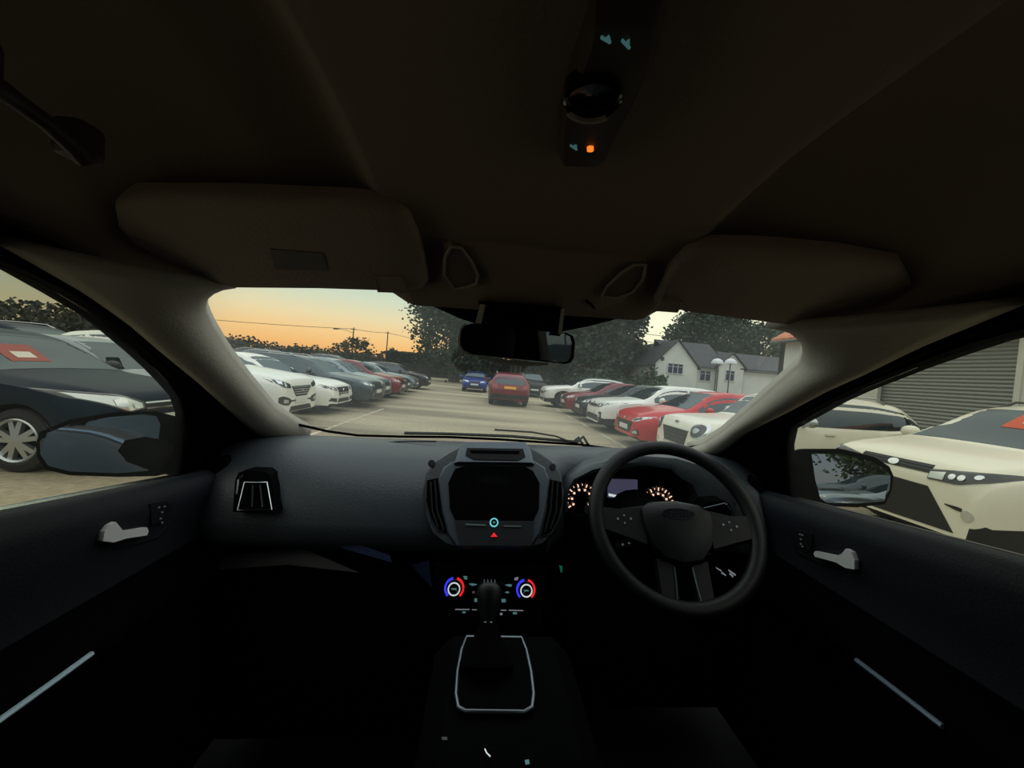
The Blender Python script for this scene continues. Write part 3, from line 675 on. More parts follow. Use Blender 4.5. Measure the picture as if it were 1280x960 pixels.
def tree(name, label, cat, x, y, h, rad, z0, n, m, shape='round', size=.35, trunk_r=.25, seed=1, group=None, trunks=1, lean=0.):
    rnd = random.Random(seed); root = empty(name, (x, y, 0), 0, label, cat, group)
    t = MB()
    for k in range(trunks):
        dx = rnd.uniform(-.8, .8) if trunks > 1 else 0; dy = rnd.uniform(-.5, .5) if trunks > 1 else 0
        t.tube([(dx * .6, dy, 0), (dx * .8, dy, h * .3), (dx * 1.4 + lean, dy, h * .6), (dx * 1.8 + lean, dy, h * .85)], [trunk_r, trunk_r * .8, trunk_r * .5, .05], 8)
    for k in range(14):
        zz = rnd.uniform(max(z0 * .7, 1), h * .85); a = rnd.uniform(0, 2 * pi); q = rad * rnd.uniform(.5, .9)
        t.tube([(lean * zz / h, 0, zz), (cos(a) * q * .5, sin(a) * q * .5, zz + .3), (cos(a) * q, sin(a) * q, zz + rnd.uniform(-.4, .8))], [trunk_r * .3, trunk_r * .18, .02], 5)
    t.build('trunk', M_bark, root, 50)
    c = MB(); pts = []
    clumps = []
    for k in range(int(n / 40)):
        u = rnd.random(); zz = z0 + (h - z0) * u
        if shape == 'cone': rr = rad * (1 - u) ** .75 + .2
        elif shape == 'column': rr = rad * (min(1, (1 - u) * 2.2)) ** .6 * (.75 + .25 * min(1, u * 4))
        else: rr = rad * sqrt(max(.05, 1 - (2 * u - 1) ** 2))
        a = rnd.uniform(0, 2 * pi); q = rr * sqrt(rnd.uniform(.25, 1)); clumps.append(((cos(a) * q, sin(a) * q, zz), rad * rnd.uniform(.16, .3)))
    for (cx, cy, cz), cs in clumps:
        for j in range(40):
            d = V((rnd.gauss(0, 1), rnd.gauss(0, 1), rnd.gauss(0, .7))) * cs * .62
            pts.append((cx + d.x, cy + d.y, max(.1, cz + d.z)))
    leaves(c, pts, size, rnd, .3 if shape != 'round' else .1)
    c.build('crown', m, root)
    return root
GT = 'tall bare-stemmed conifers at the end of the aisle'
for i, (x, y, h, rd, z0, sd, l) in enumerate([(-3.4, 42, 19, 4.6, 1.4, 3, 'tall dark conifer with overhanging crown against the orange sky'), (-.2, 45, 20, 4.2, 3.2, 5, 'tall conifer with several bare stems behind the blue hatchback'),
        (3.2, 43, 20, 4.2, 3.2, 8, 'tall conifer behind the mirror, stems above the dark red SUV'), (6.8, 46, 19, 4.2, 2.4, 9, 'tall conifer behind the black SUV and the white side-on SUV')]):
    tree('conifer_tree', l, 'tree', x, y, h, rd, z0, 20000, M_needle, 'column', .19, .17, sd, GT, trunks=7)
tree('conifer_tree', 'broad dark green conifer reaching the ground left of the cottage bush', 'tree', 10.6, 41, 17, 4.0, .8, 15000, M_needle, 'column', .26, .3, 21)
tree('conifer_tree', 'broad dark green conifer whose feathery side edges the pale sky beside the cottage', 'tree', 14.0, 43, 16, 3.3, .6, 14000, M_needle, 'column', .25, .3, 22)
tree('bush', 'rounded green bush at the foot of the cottage gable wall', 'bush', 14.9, 34.0, 2.8, 1.4, .2, 1800, M_green, 'round', .2, .06, 31)
tree('bush', 'low dark bush between the conifers and the white side-on SUV', 'bush', 10.4, 33.6, 2.4, 2.0, .2, 2200, M_leafd, 'round', .22, .06, 32)
GR2 = 'leafy trees behind the cottages'
for (x, y, h, rd, z0, sd, l, n) in [(27.6, 50, 11.6, 3.4, 5.0, 41, 'leafy tree behind the cottage, its edge against the pale sky', 7000), (33.0, 53, 12.6, 4.0, 4.5, 42, 'dense leafy tree between the two cottage gables and behind them', 11000), (39.0, 52, 11.2, 4.0, 4.0, 43, 'thin leafy tree behind the far cottage roof beside the white shed', 7000)]:
    tree('leafy_tree', l, 'tree', x, y, h, rd, z0, n, M_leafd, 'round', .24, .28, sd, GR2)
tree('leafy_tree', 'round green tree behind, reflected in the driver door mirror', 'tree', 9.3, -23, 9.0, 3.7, 1.0, 36000, M_green, 'round', .11, .25, 51)
# hedge behind the second row
def hedge(name, label, x0, y0, x1, y1, h, w, seed, n, size=.2):
    rnd = random.Random(seed); mb = MB(); a, b = V((x0, y0, 0)), V((x1, y1, 0)); d = (b - a); Ln = d.length; d.normalize(); s = V((-d.y, d.x, 0))
    k = int(Ln / 1.0); rows = []
    for i in range(k + 1):
        c = a + d * (Ln * i / k); hh = h * (.62 + .2 * noise.noise((c.y * .35 + seed, c.x * .3, 0)))
        rows.append([c - s * w / 2, c - s * w / 2 + V((0, 0, hh * .8)), c + V((0, 0, hh)), c + s * w / 2 + V((0, 0, hh * .8)), c + s * w / 2])
    mb.loft(rows, cap=True)
    pts = []
    for i in range(n):
        t = rnd.random() ** 1.8; c = a + d * (Ln * t); hh = h * (.92 + .22 * noise.noise((c.y * .35 + seed, c.x * .3, 0)) + .25 * noise.noise((c.y * 1.3, seed, 1)))
        pts.append(c + s * rnd.uniform(-.6, .6) * w + V((0, 0, hh * rnd.uniform(.3, 1.0) ** .5)))
    leaves(mb, pts, size, rnd)
    o = mb.build(name, M_hedge); return tag(o, label, 'hedge')
hedge('hedge', 'long dark hedge behind the parked cars on the left, under the sunset', -15.2, 4, -15.2, 110, 2.25, 1.6, 3, 22000, .11)
hedge('hedge', 'dark undergrowth behind the tree trunks at the end of the aisle', -13.6, 54, 20, 56, 3.4, 2.0, 6, 16000, .18)
GS = 'small bushy trees rising above the hedge'
for (x, y, h, rd, sd, l) in [(-18.9, 57, 4.3, 2.8, 61, 'dark shrubby tree at the foot of the lamp pole'), (-18.3, 73, 4.0, 2.0, 62, 'small shrubby tree at the foot of the farther pole'), (-17, 17.2, 2.6, .6, 63, 'autumn-brown shrub rising above the hedge in the passenger window')]:
    tree('shrub', l, 'shrub', x, y, h, rd, .6, 900, M_hedge if sd != 63 else mat('autumn_leaves', (92, 58, 34), .8), 'round', .22, .1, sd, GS)
# poles and wires
M_pole = mat('pole_wood', (70, 60, 50), .9)
GP = 'wooden telephone poles beyond the hedge'
def pole(x, y, h, label, lamp=False):
    root = empty('telephone_pole', (x, y, 0), 0, label, 'pole', GP)
    MB().tube([(0, 0, 0), (0, 0, h)], [.17, .12], 8).build('post', M_pole, root, 50)
    MB().box((0, 0, h - .4), (1.3, .1, .1)).build('crossarm', M_pole, root)
    if lamp:
        MB().tube([(0, 0, h - 1.2), (-1.5, 0, h - .7), (-3, 0, h - .6)], .05, 6).tube([(-3, 0, h - .6), (-4.2, 0, h - .65)], [.09, .16], 6).build('lamp_arm', M_pole, root, 50)
    return V((x, y, h - .3))
W0 = pole(-74, 70, 6.7, 'wooden pole seen through the passenger window')
W1 = pole(-29, 85, 8.3, 'wooden pole with a street-lamp arm against the orange sky', True)
W2 = pole(-25.6, 100, 9.3, 'plain wooden pole nearest the conifers against the orange sky')
W3 = V((-8, 150, 11.0))
def sag(a, b, d, n=16): return [a.lerp(b, i / n) - V((0, 0, d * 4 * (i / n) * (1 - i / n))) for i in range(n + 1)]
o = MB().tube(sag(W0, W1, .5) + sag(W1, W2, .2)[1:] + sag(W2, W3, .8)[1:], .05, 5).build('overhead_wire', M_pole); tag(o, 'thin overhead wire strung between the wooden poles on the left', 'wire')
for k, (za, zb) in enumerate([(9.4, 9.3), (8.3, 8.1)]):
    o = MB().tube(sag(V((17, 56, za)), V((36, 58, zb)), .25), .04, 5).build('overhead_wire', M_pole); tag(o, ['upper', 'lower'][k] + ' thin wire crossing the pale sky between conifer and leafy tree', 'wire')

# cottages
M_render = mat('white_render', (214, 214, 204), .85, bump=(6, .2), var=(.6, .08))
M_slate = mat('slate_roof', (58, 58, 62), .7, var=(3, .3))
M_winf = mat('window_frame_white', (200, 202, 205), .5); M_pane = mat('window_pane', (40, 48, 62), .06, spec=.7)
M_pipe = mat('drainpipe_grey', (66, 70, 74), .5); M_terr = mat('terracotta_tile', (190, 112, 78), .8, var=(4, .3))
cot = empty('cottage', (20, 38, 0), 0, 'white rendered cottage with slate roofs and two gables behind the parked cars', 'house')
def C(x, y, z): return (x - 20, y - 38, z)
def gable(x0, x1, ze, xa, za, yf, yb):
    MB().plate([C(x0, yf, 0), C(x1, yf, 0), C(x1, yf, ze), C(xa, yf, za), C(x0, yf, ze)], (0, yb - yf, 0)).build('gable_wall', M_render, cot)
    ov = .25
    for (xe, sg) in ((x0, -1), (x1, 1)):
        dx, dz = xe - xa, ze - za; k = 1 + ov / abs(dx)
        a = C(xa, yf - .2, za + .02); b = C(xa + dx * k, yf - .2, za + dz * k + .02)
        MB().plate([a, b, (b[0], b[1] + yb - yf + .2, b[2]), (a[0], a[1] + yb - yf + .2, a[2])], (0, 0, .12)).build('roof_slope', M_slate, cot)
def win(x, z, w, h, y, np_):
    f = MB()
    t = .06
    f.box(C(x, y - .03, z + h / 2), (w, .08, t)).box(C(x, y - .03, z - h / 2), (w + .15, .14, t))
    for i in range(np_ + 1): f.box(C(x - w / 2 + w * i / np_, y - .03, z), (t, .08, h))
    f.box(C(x, y - .03, z + h * .2), (w, .06, .04))
    fo = f.build('window', M_winf, cot)
    MB().plate([C(x - w / 2, y - .015, z - h / 2), C(x + w / 2, y - .015, z - h / 2), C(x + w / 2, y - .015, z + h / 2), C(x - w / 2, y - .015, z + h / 2)], (0, .01, 0)).build('pane', M_pane, fo)
gable(16.0, 20.3, 3.65, 18.15, 6.0, 36, 46)
MB().plate([C(20.3, 36.6, 0), C(24, 36.6, 0), C(24, 36.6, 3.75), C(20.3, 36.6, 3.75)], (0, 7, 0)).build('wall', M_render, cot)
MB().plate([C(19.2, 36.3, 3.7), C(23.6, 36.3, 3.7), C(23.6, 40, 6.3), C(17.5, 40, 6.3)], (0, 0, .12)).build('roof_slope', M_slate, cot)
MB().plate([C(19.2, 43.7, 3.7), C(23.6, 43.7, 3.7), C(23.6, 40, 6.3), C(17.5, 40, 6.3)], (0, 0, .12)).build('roof_slope', M_slate, cot)
gable(22.5, 25.1, 4.0, 23.8, 5.25, 36.1, 39)
MB().plate([C(25.1, 36.4, 0), C(34, 36.4, 0), C(34, 36.4, 3.9), C(25.1, 36.4, 3.9)], (0, 6, 0)).build('wall', M_render, cot)
MB().plate([C(24.7, 36.1, 3.8), C(34.2, 36.1, 3.8), C(34.2, 39, 5.5), C(23.8, 39, 5.5)], (0, 0, .12)).build('roof_slope', M_slate, cot)
MB().plate([C(24.7, 42.2, 3.8), C(34.2, 42.2, 3.8), C(34.2, 39, 5.5), C(23.8, 39, 5.5)], (0, 0, .12)).build('roof_slope', M_slate, cot)
win(18.1, 3.3, 1.5, .95, 36, 3); win(21.5, 2.9, 1.1, 1.0, 36.6, 2); win(23.7, 3.1, .9, 1.0, 36.1, 2)
MB().lathe([(-.06, .001), (-.06, .16), (0, .2), (.02, .2)], C(16.75, 35.98, 4.15), (0, 1, 0), 16).build('round_vent', M_pipe, cot, 40)
for x, y in ((16.05, 35.94), (22.45, 36.05), (25.2, 36.3)):
    MB().tube([C(x, y, 0), C(x, y, 3.6)], .05, 8).build('drainpipe', M_pipe, cot, 50)
for x0, x1, y in ((20.3, 22.5, 36.25), (25.1, 34.1, 36.05)):
    MB().tube([C(x0, y, 3.7), C(x1, y, 3.7)], .07, 8).build('gutter', M_pipe, cot, 50)
M_canopy = mat('white_canopy', (225, 228, 228), .5)
for i, (x, z, l) in enumerate([(20.7, 3.95, 'white domed canopy on a thin post in front of the cottage wall'), (21.95, 4.05, 'white domed canopy on a thin post in front of the small cottage gable')]):
    r_ = empty('domed_canopy', (x, 33.5, 0), 0, l, 'canopy', 'white domed canopies by the cottages')
    MB().lathe([(0, .5), (.14, .5), (.30, .42), (.44, .24), (.5, .01)], (0, 0, z), (0, 0, 1), 20).build('dome', M_canopy, r_, 50)
    MB().tube([(0, 0, 0), (0, 0, z + .05)], .05, 8).build('post', M_pipe, r_, 50)

# white shed with roller shutter
shed = empty('shed', (15, 5, 0), 0, 'long white building with a grey roller shutter and terracotta roof beyond the white cars', 'building')
D = lambda x, y, z: (x - 15, y - 5, z)
for (ya, yb, za, zb) in ((-6, 7.28, 0, 3.55), (10.1, 13.9, 0, 3.55), (7.28, 10.1, 3.42, 3.55)):
    MB().plate([D(11, ya, za), D(11, yb, za), D(11, yb, zb), D(11, ya, zb)], (.25, 0, 0)).build('front_wall', M_render, shed)
for y in (-6, 13.65):
    MB().plate([D(11, y, 0), D(19, y, 0), D(19, y, 3.55), D(15, y, 6.2), D(11, y, 3.55)], (0, .25, 0)).build('end_wall', M_render, shed)
MB().plate([D(10.75, -6.2, 3.52), D(10.75, 14.1, 3.52), D(15, 14.1, 6.25), D(15, -6.2, 6.25)], (0, 0, .12)).build('roof', M_terr, shed)
MB().plate([D(19.25, -6.2, 3.52), D(19.25, 14.1, 3.52), D(15, 14.1, 6.25), D(15, -6.2, 6.25)], (0, 0, .12)).build('roof', M_terr, shed)
MB().tube([D(10.72, -6, 3.5), D(10.72, 14, 3.5)], .06, 8).build('gutter', M_pipe, shed, 50)
M_shut = mat('shutter_metal', (138, 142, 138), .45, .35)
rows = []
nsl = 38
for i in range(nsl):
    z0 = 3.42 * i / nsl; dz = 3.42 / nsl
    for k in range(4):
        rows.append([D(11.12 - .022 * sin(pi * k / 4), 7.28, z0 + dz * k / 4), D(11.12 - .022 * sin(pi * k / 4), 10.1, z0 + dz * k / 4)])
MB().loft(rows).build('roller_shutter', M_shut, shed, 30)
for y in (7.25, 10.13): MB().box(D(11.02, y, 1.71), (.1, .1, 3.42)).build('shutter_guide', M_render, shed)
# ------------------------------------------------------------------ the cabin (car frame: eye at (0, 0, H), car centre line at x = CX)
CX = .055
CABIN = []
def cab(o, label=None, cat=None, group=None, kind=None):
    tag(o, label, cat, group, kind); CABIN.append(o); return o
def thing(name, label, cat, loc, group=None):
    o = empty(name, loc, 0, label, cat, group); CABIN.append(o); return o
def solid(o, t, off=1):
    m = o.modifiers.new('thickness', 'SOLIDIFY'); m.thickness = t; m.offset = off; return o
M_head = mat('headliner_fabric', (152, 136, 123), .95, spec=.1, bump=(260, .08))
M_pil = mat('pillar_trim', (166, 160, 148), .7, spec=.2, bump=(180, .12))
M_visor = mat('visor_fabric', (166, 150, 138), .95, spec=.1, bump=(240, .2))
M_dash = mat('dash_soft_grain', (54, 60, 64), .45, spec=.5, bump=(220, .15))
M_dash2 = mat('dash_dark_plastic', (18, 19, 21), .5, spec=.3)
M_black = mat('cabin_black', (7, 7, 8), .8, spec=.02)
M_door = mat('door_panel_grain', (21, 26, 32), .6, spec=.25, bump=(220, .12))
M_gloss = mat('piano_black', (10, 10, 12), .08, spec=.6)
M_satin = mat('satin_blue_grey', (92, 100, 108), .35, .5)
M_satind = mat('satin_dark', (52, 55, 56), .4, .4)
M_chr = mat('cabin_chrome', (200, 205, 208), .18, 1.)
M_leather = mat('wheel_leather', (14, 16, 18), .45, spec=.3, bump=(300, .1))
M_rubber = mat('seal_rubber', (8, 8, 8), .8, spec=.05)
M_carpet = mat('carpet', (8, 8, 8), .95, bump=(300, .4))
M_ownpaint = mat('own_car_dark_paint', (12, 18, 22), .35, spec=.12)
M_scr = mat('screen_off', (8, 8, 10), .12)
def glow(n, c, s): return mat(n, (8, 8, 8), .5, emit=c, es=s)
G_teal = glow('lit_teal', (120, 225, 230), .8); G_teald = glow('lit_teal_dim', (120, 190, 190), .28); G_white = glow('lit_white', (225, 235, 235), .75)
G_whited = glow('lit_white_dim', (190, 200, 205), .28); G_red = glow('lit_red', (255, 40, 45), .8); G_blue = glow('lit_blue', (60, 60, 255), .9)
G_amber = glow('lit_amber', (255, 130, 40), 1.1); G_gauge = glow('lit_gauge', (255, 205, 175), 1.1); G_tealf = glow('lit_teal_faint', (120, 190, 190), .16); G_green = glow('lit_green', (40, 160, 130), .2)
G_screen = glow('lit_screen_grey', (62, 62, 82), .9)

# windscreen -------------------------------------------------------
ws_top = [(-0.4969, 0.7026, 1.5625), (-0.4715, 0.6749, 1.5781), (-0.4412, 0.6535, 1.5902), (-0.4085, 0.6441, 1.5955), (-0.3317, 0.6371, 1.5994), (-0.2308, 0.6304, 1.6032), (-0.1367, 0.6275, 1.6048), (-0.0931, 0.6318, 1.6024), (-0.0158, 0.6349, 1.6006), (0.1038, 0.638, 1.5989), (0.2412, 0.64, 1.5978), (0.3242, 0.6379, 1.5989), (0.4283, 0.6438, 1.5957), (0.5003, 0.6512, 1.5915), (0.5469, 0.6615, 1.5857), (0.5873, 0.6822, 1.574), (0.6234, 0.7125, 1.557), (0.6503, 0.747, 1.5376)]
ws_right = [(0.6574, 0.7604, 1.53), (0.6712, 0.8348, 1.4881), (0.696, 0.9545, 1.4207), (0.7211, 1.102, 1.3377), (0.7199, 1.1992, 1.283), (0.6722, 1.2484, 1.2553)]
ws_bot = [(0.4717, 1.2795, 1.2378), (0.3239, 1.2484, 1.2553), (0.0577, 1.2338, 1.2635), (-0.1086, 1.2327, 1.2641), (-0.262, 1.2468, 1.2562), (-0.396, 1.2522, 1.2532), (-0.4794, 1.2299, 1.2657), (-0.5555, 1.1852, 1.2908), (-0.5753, 1.0894, 1.3448)]
ws_left = [(-0.5579, 0.9488, 1.4239), (-0.5374, 0.83, 1.4908), (-0.5143, 0.7444, 1.539)]
wsn = V((0, .304, .54)).normalized()
outline = [V(p) for p in ws_top + ws_right + ws_bot + ws_left]
cen = sum(outline, V()) / len(outline)
pane = [cen + (p - cen) * 1.012 + wsn * .006 for p in outline]
M_ws = glass_mat('windscreen_glass', (252, 254, 252), .01, 0.032, (206, 212, 200), ((0.0073, 0.8187, 1.4972), .085))
wsg = MB().plate(pane, wsn * .001).build('window_1', M_ws); cab(wsg, kind='structure')
MB().tube([p + wsn * .002 for p in [V(q) for q in ws_right[2:] + ws_bot + ws_left[:1]]], .004, 6).build('rubber_seal', M_rubber, wsg)
MB().plate([V(p) - wsn * .004 for p in [(-0.1278, 0.6267, 1.6053), (-0.0954, 0.6528, 1.5906), (-0.0499, 0.6785, 1.5761), (-0.015, 0.6913, 1.5689), (0.1306, 0.6965, 1.566), (0.1768, 0.6774, 1.5767), (0.2479, 0.6394, 1.5981), (0.2001, 0.605, 1.6175), (-0.0661, 0.6115, 1.6138)]], -wsn * .003).build('shade_band', M_black, wsg)
for a, b, l in (([(-0.2473, 1.2354, 1.2626), (-0.1081, 1.2262, 1.2678), (0.0954, 1.2228, 1.2697), (0.3151, 1.2459, 1.2567)], .005, 'black wiper blade lying along the foot of the windscreen'), ([(0.0367, 1.1784, 1.2947), (0.1539, 1.1839, 1.2916), (0.2345, 1.207, 1.2786), (0.3014, 1.2546, 1.2518)], .003, 'thin curved wiper arm at the foot of the windscreen')):
    w = thing('wiper', l, 'wiper', tuple(V(a[1]) + wsn * .02))
    MB().tube([V(p) + wsn * .010 for p in a], b, 6).build('blade', M_rubber, w)
    MB().tube([V(a[-1]) + wsn * .010, V(a[-1]) + wsn * .03 + V((.02, -.005, 0)), V(a[-1]) + wsn * .02 + V((.04, .0, -.02))], .005, 6).build('arm', M_black, w)

# pillars and door frames ---------------------------------------------
A_l = [(-0.4059, 0.6439, 1.5956), (-0.4412, 0.6535, 1.5902), (-0.4715, 0.6749, 1.5781), (-0.4969, 0.7026, 1.5625), (-0.5143, 0.7444, 1.539), (-0.5374, 0.83, 1.4908), (-0.5579, 0.9488, 1.4239), (-0.5753, 1.0894, 1.3448), (-0.5555, 1.1852, 1.2908), (-0.5376, 1.2364, 1.262)]
B_l = [(-0.5203, 0.4484, 1.5908), (-0.524, 0.4824, 1.5802), (-0.5315, 0.5483, 1.5589), (-0.5423, 0.622, 1.5281), (-0.5558, 0.6975, 1.4897), (-0.5745, 0.808, 1.4364), (-0.6037, 0.9681, 1.3534), (-0.6285, 1.1055, 1.2829), (-0.6635, 1.2754, 1.1832)]
C_l = [(-.555, .2, 1.592)] + [(-0.564, 0.4864, 1.5801), (-0.5667, 0.5137, 1.5724), (-0.5707, 0.5465, 1.5609), (-0.5816, 0.6278, 1.5299), (-0.6035, 0.7411, 1.4678), (-0.6249, 0.8361, 1.4069), (-0.6362, 0.8788, 1.3746), (-0.6634, 0.9171, 1.2972), (-0.6959, 0.9508, 1.2048)]
A_r = [(0.4954, 0.6506, 1.5918), (0.5469, 0.6615, 1.5857), (0.5873, 0.6822, 1.574), (0.6234, 0.7125, 1.557), (0.6503, 0.747, 1.5376), (0.6574, 0.7604, 1.53), (0.6712, 0.8348, 1.4881), (0.696, 0.9545, 1.4207), (0.7211, 1.102, 1.3377), (0.7199, 1.1992, 1.283), (0.6891, 1.2389, 1.2606)]
B_r = [(0.6271, 0.414, 1.5999), (0.6419, 0.5319, 1.5576), (0.6563, 0.6272, 1.5166), (0.6671, 0.7066, 1.4859), (0.6857, 0.8236, 1.433), (0.7097, 0.9831, 1.3647), (0.7492, 1.1773, 1.2523)]
C_r = [(.668, .2, 1.592)] + [(0.677, 0.4445, 1.5716), (0.6811, 0.4875, 1.56), (0.6916, 0.5739, 1.5302), (0.7115, 0.7184, 1.4734), (0.745, 0.9052, 1.378), (0.7667, 0.9258, 1.3165), (0.8145, 0.9548, 1.1803)]
def pillar(name, A, B, inward, m):
    n = 30; a = resample(A, n); b = resample(B, n); rows = []
    for k in range(9):
        t = k / 8; q = sin(pi * t) ** .8
        rows.append([a[i].lerp(b[i], t) + V(inward) * (.030 * q) for i in range(n)])
    rows.insert(0, [p + wsn * .02 + V((-inward[0], 0, 0)) * .004 for p in a])
    o = MB().loft(rows).build(name, m, None, 60); return o
for i, (A, B, C_, sg) in enumerate(((A_l, B_l, C_l, -1), (A_r, B_r, C_r, 1))):
    cab(solid(pillar('trim_%d' % (i + 1), A, B, (-sg * .75, -.45, -.25), M_pil), .012, 0), kind='structure')
    n = 30; b = resample([(-.505 if sg < 0 else .618, -.5, 1.612), (-.505 if sg < 0 else .618, .2, 1.612)] + B, n); c = resample([(C_[0][0], -.5, 1.592)] + C_, n)
    rows = [b, [b[k].lerp(c[k], .3) + V((-sg * .006, 0, -.006)) for k in range(n)], [b[k].lerp(c[k], .55) + V((sg * .012, 0, 0)) for k in range(n)], [b[k].lerp(c[k], .75) + V((-sg * .002, 0, -.004)) for k in range(n)], c, [p + V((sg * .03, 0, .0)) for p in c], [p + V((sg * .03, .02, .05)) for p in b]]
    fr = MB().loft(rows, closed=False).build('trim_%d' % (i + 3), M_black, None, 60); cab(fr, kind='structure')

# headliner --------------------------------------------------------
def sst(t): t = max(0, min(1, t)); return t * t * (3 - 2 * t)
def zrec(y): return pchip([(-1.7, 1.66), (-.5, 1.735), (.3, 1.738), (.42, 1.718), (.52, 1.676), (.6, 1.628), (.65, 1.605)], y)
def zbul(y): return pchip([(-1.7, 1.64), (-.5, 1.682), (.3, 1.682), (.4, 1.670), (.5, 1.648), (.58, 1.614), (.62, 1.590), (.648, 1.583)], y)
def zceil(x, y):
    z = zrec(y) - .10 * sst((abs(x - CX) - .36) / .24) * min(1, max(0, (.68 - y) / .25))
    b = sst((x + .175) / .055) * sst((.305 - x) / .055)
    return z * (1 - b) + min(z, zbul(y)) * b
xs = sorted(set([round(CX + k * .03, 4) for k in range(-20, 21)] + [-.185 + .0125 * k for k in range(8)] + [.24 + .0125 * k for k in range(8)]))
ys = [-1.7, -1.3, -.9, -.5, -.2, 0, .1, .2, .28, .34, .4, .44, .48, .52, .555, .58, .6, .615, .63, .64, .648]
rows = [[(x, y, zceil(x, y)) for x in xs] for y in ys]
rows.append([(x, .652, zceil(x, .648) + .012) for x in xs])
head = MB().loft(rows).build('ceiling', M_head, None, 70); cab(solid(head, .02), kind='structure')
# outer roof skin
ro = []
for y in (-1.75, -1.0, 0, .4, .6, .66):
    zt = 1.76 if y < .3 else (1.745 if y < .5 else (1.69 if y < .65 else 1.63))
    ro.append([(CX + sx * w, y, zt - dz) for sx, w, dz in [(-1, .655, .16 if y < .5 else .10), (-1, .60, .03), (-1, .3, 0), (1, .3, 0), (1, .60, .03), (1, .655, .16 if y < .5 else .10)]])
cab(solid(MB().loft(ro).build('trim_5', M_ownpaint, None, 60), .01), kind='structure')

# front panel of the headliner with the two map lamps
fp = thing('map_lamp_panel', 'fabric-coloured overhead panel with two map lamps above the mirror', 'lamp panel', (.08, .57, 1.62))
fpn = V((0, -.07, -.17)).normalized()
po = [(-0.0623, 0.5029, 1.6456), (-0.0621, 0.5393, 1.6306), (-0.0599, 0.5687, 1.6185), (-0.0462, 0.5985, 1.6062), (-0.0154, 0.6235, 1.5959), (0.0374, 0.6372, 1.5903), (0.1171, 0.6347, 1.5913), (0.1743, 0.6235, 1.5959), (0.2094, 0.5998, 1.6057), (0.2145, 0.5542, 1.6244), (0.2056, 0.5057, 1.6444), (0.1516, 0.5012, 1.6463), (0.066, 0.4976, 1.6478), (-0.0163, 0.4954, 1.6487)]
MB().loft([[V(p) - fpn * .02 for p in po], [V(p) + fpn * .004 for p in po], [V(p) + fpn * .007 + (V((.08, .57, 1.62)) - V(p)) * .04 for p in po]], closed=True, cap=True).build('panel', M_head, fp, 50)
lo = [(-0.0657, 0.5558, 1.6238), (-0.0616, 0.5197, 1.6387), (-0.0519, 0.5005, 1.6466), (-0.0398, 0.5006, 1.6465), (-0.0269, 0.5248, 1.6366), (-0.0182, 0.5506, 1.6259), (-0.0205, 0.5696, 1.6181), (-0.0335, 0.5783, 1.6145), (-0.0539, 0.5842, 1.6121)]
lr = [(0.2035, 0.506, 1.6443), (0.2125, 0.5336, 1.6329), (0.2101, 0.5639, 1.6204), (0.1915, 0.5794, 1.6141), (0.1686, 0.5781, 1.6146), (0.1684, 0.5558, 1.6238), (0.1773, 0.5259, 1.6361), (0.1888, 0.5076, 1.6437)]
for q in (lo, lr):
    l = MB().plate([V(p) + fpn * .004 for p in q], fpn * .007).build('lamp_lens', mat('map_lamp_lens', (120, 106, 92), .4), fp)
    MB().tube([V(p) + fpn * .012 for p in q], .0022, 6, True).build('lens_rim_or_glint', M_pil, l)
MB().tube([V(p) + fpn * .009 for p in [(0.1491, 0.5963, 1.6071), (0.159, 0.6035, 1.6042), (0.1672, 0.6132, 1.6001)]], .002, 6).build('panel_notch', M_black, fp)

# overhead console (dome lamp)
oc = thing('overhead_console', 'long dark overhead console with lit icons and a round lens on the headliner', 'console', (0.0643, 0.2719, 1.672))
oo = [(0.0514, 0.3332, 1.672), (0.0442, 0.2922, 1.672), (0.0426, 0.2635, 1.672), (0.0437, 0.2335, 1.672), (0.0453, 0.2073, 1.672), (0.0434, 0.1907, 1.672), (0.0777, 0.1864, 1.672), (0.0841, 0.2023, 1.672), (0.0899, 0.2243, 1.672), (0.0924, 0.2561, 1.672), (0.0917, 0.2923, 1.672), (0.0932, 0.3323, 1.672), (0.0883, 0.3446, 1.672), (0.0586, 0.3484, 1.672)]
cc = sum([V(p) for p in oo], V()) / len(oo)
MB().loft([[V(p) + V((0, 0, .03)) for p in oo], [V(p) for p in oo], [V(p).lerp(cc, .10) + V((0, 0, -.008)) for p in oo], [V(p).lerp(cc, .18) + V((0, 0, -.010)) for p in oo]], closed=True, cap=True).build('body', mat('console_plastic', (78, 68, 58), .6, spec=.2), oc, 40)
lc = V((0.0591, 0.2491, 1.661)); le = V((0.0768, 0.2501, 1.661)); lr_ = (le - lc).length
MB().lathe([(-.006, lr_ * 1.08), (.004, lr_ * 1.05), (.005, lr_ * .96), (.001, lr_ * .9), (.0, .001)], lc, (0, 0, -1), 28).build('round_lens', M_gloss, oc, 50)
MB().disc(lc + V((0, 0, -.006)), (0, 0, -1), lr_ * 1.06, .003, 16, 0, lr_ * .93, RAD(-48), RAD(48)).build('lens_rim_or_glint', M_pil, oc)  # pale crescent painted as a highlight on the lens edge
def blob(px, r, m, name, parent, nrm=(0, 0, -1), pts=None):
    c = V(px); return MB().disc(c, nrm, r, .002, 10).build(name, m, parent)
for c, m in (([(0.054, 0.2061, 1.659), (0.0552, 0.2044, 1.659), (0.0568, 0.2067, 1.659)], G_tealf), ([(0.0654, 0.2065, 1.659), (0.0667, 0.2053, 1.659), (0.068, 0.2087, 1.659)], G_tealf), ([(0.0593, 0.3039, 1.66), (0.0617, 0.3035, 1.66), (0.0625, 0.3067, 1.66)], G_tealf)):
    MB().plate(c, (0, 0, .002)).tube([V(c[0]) + V((-.003, -.002, 0)), V(c[2])], .0009, 5).build('lit_icon', m, oc)
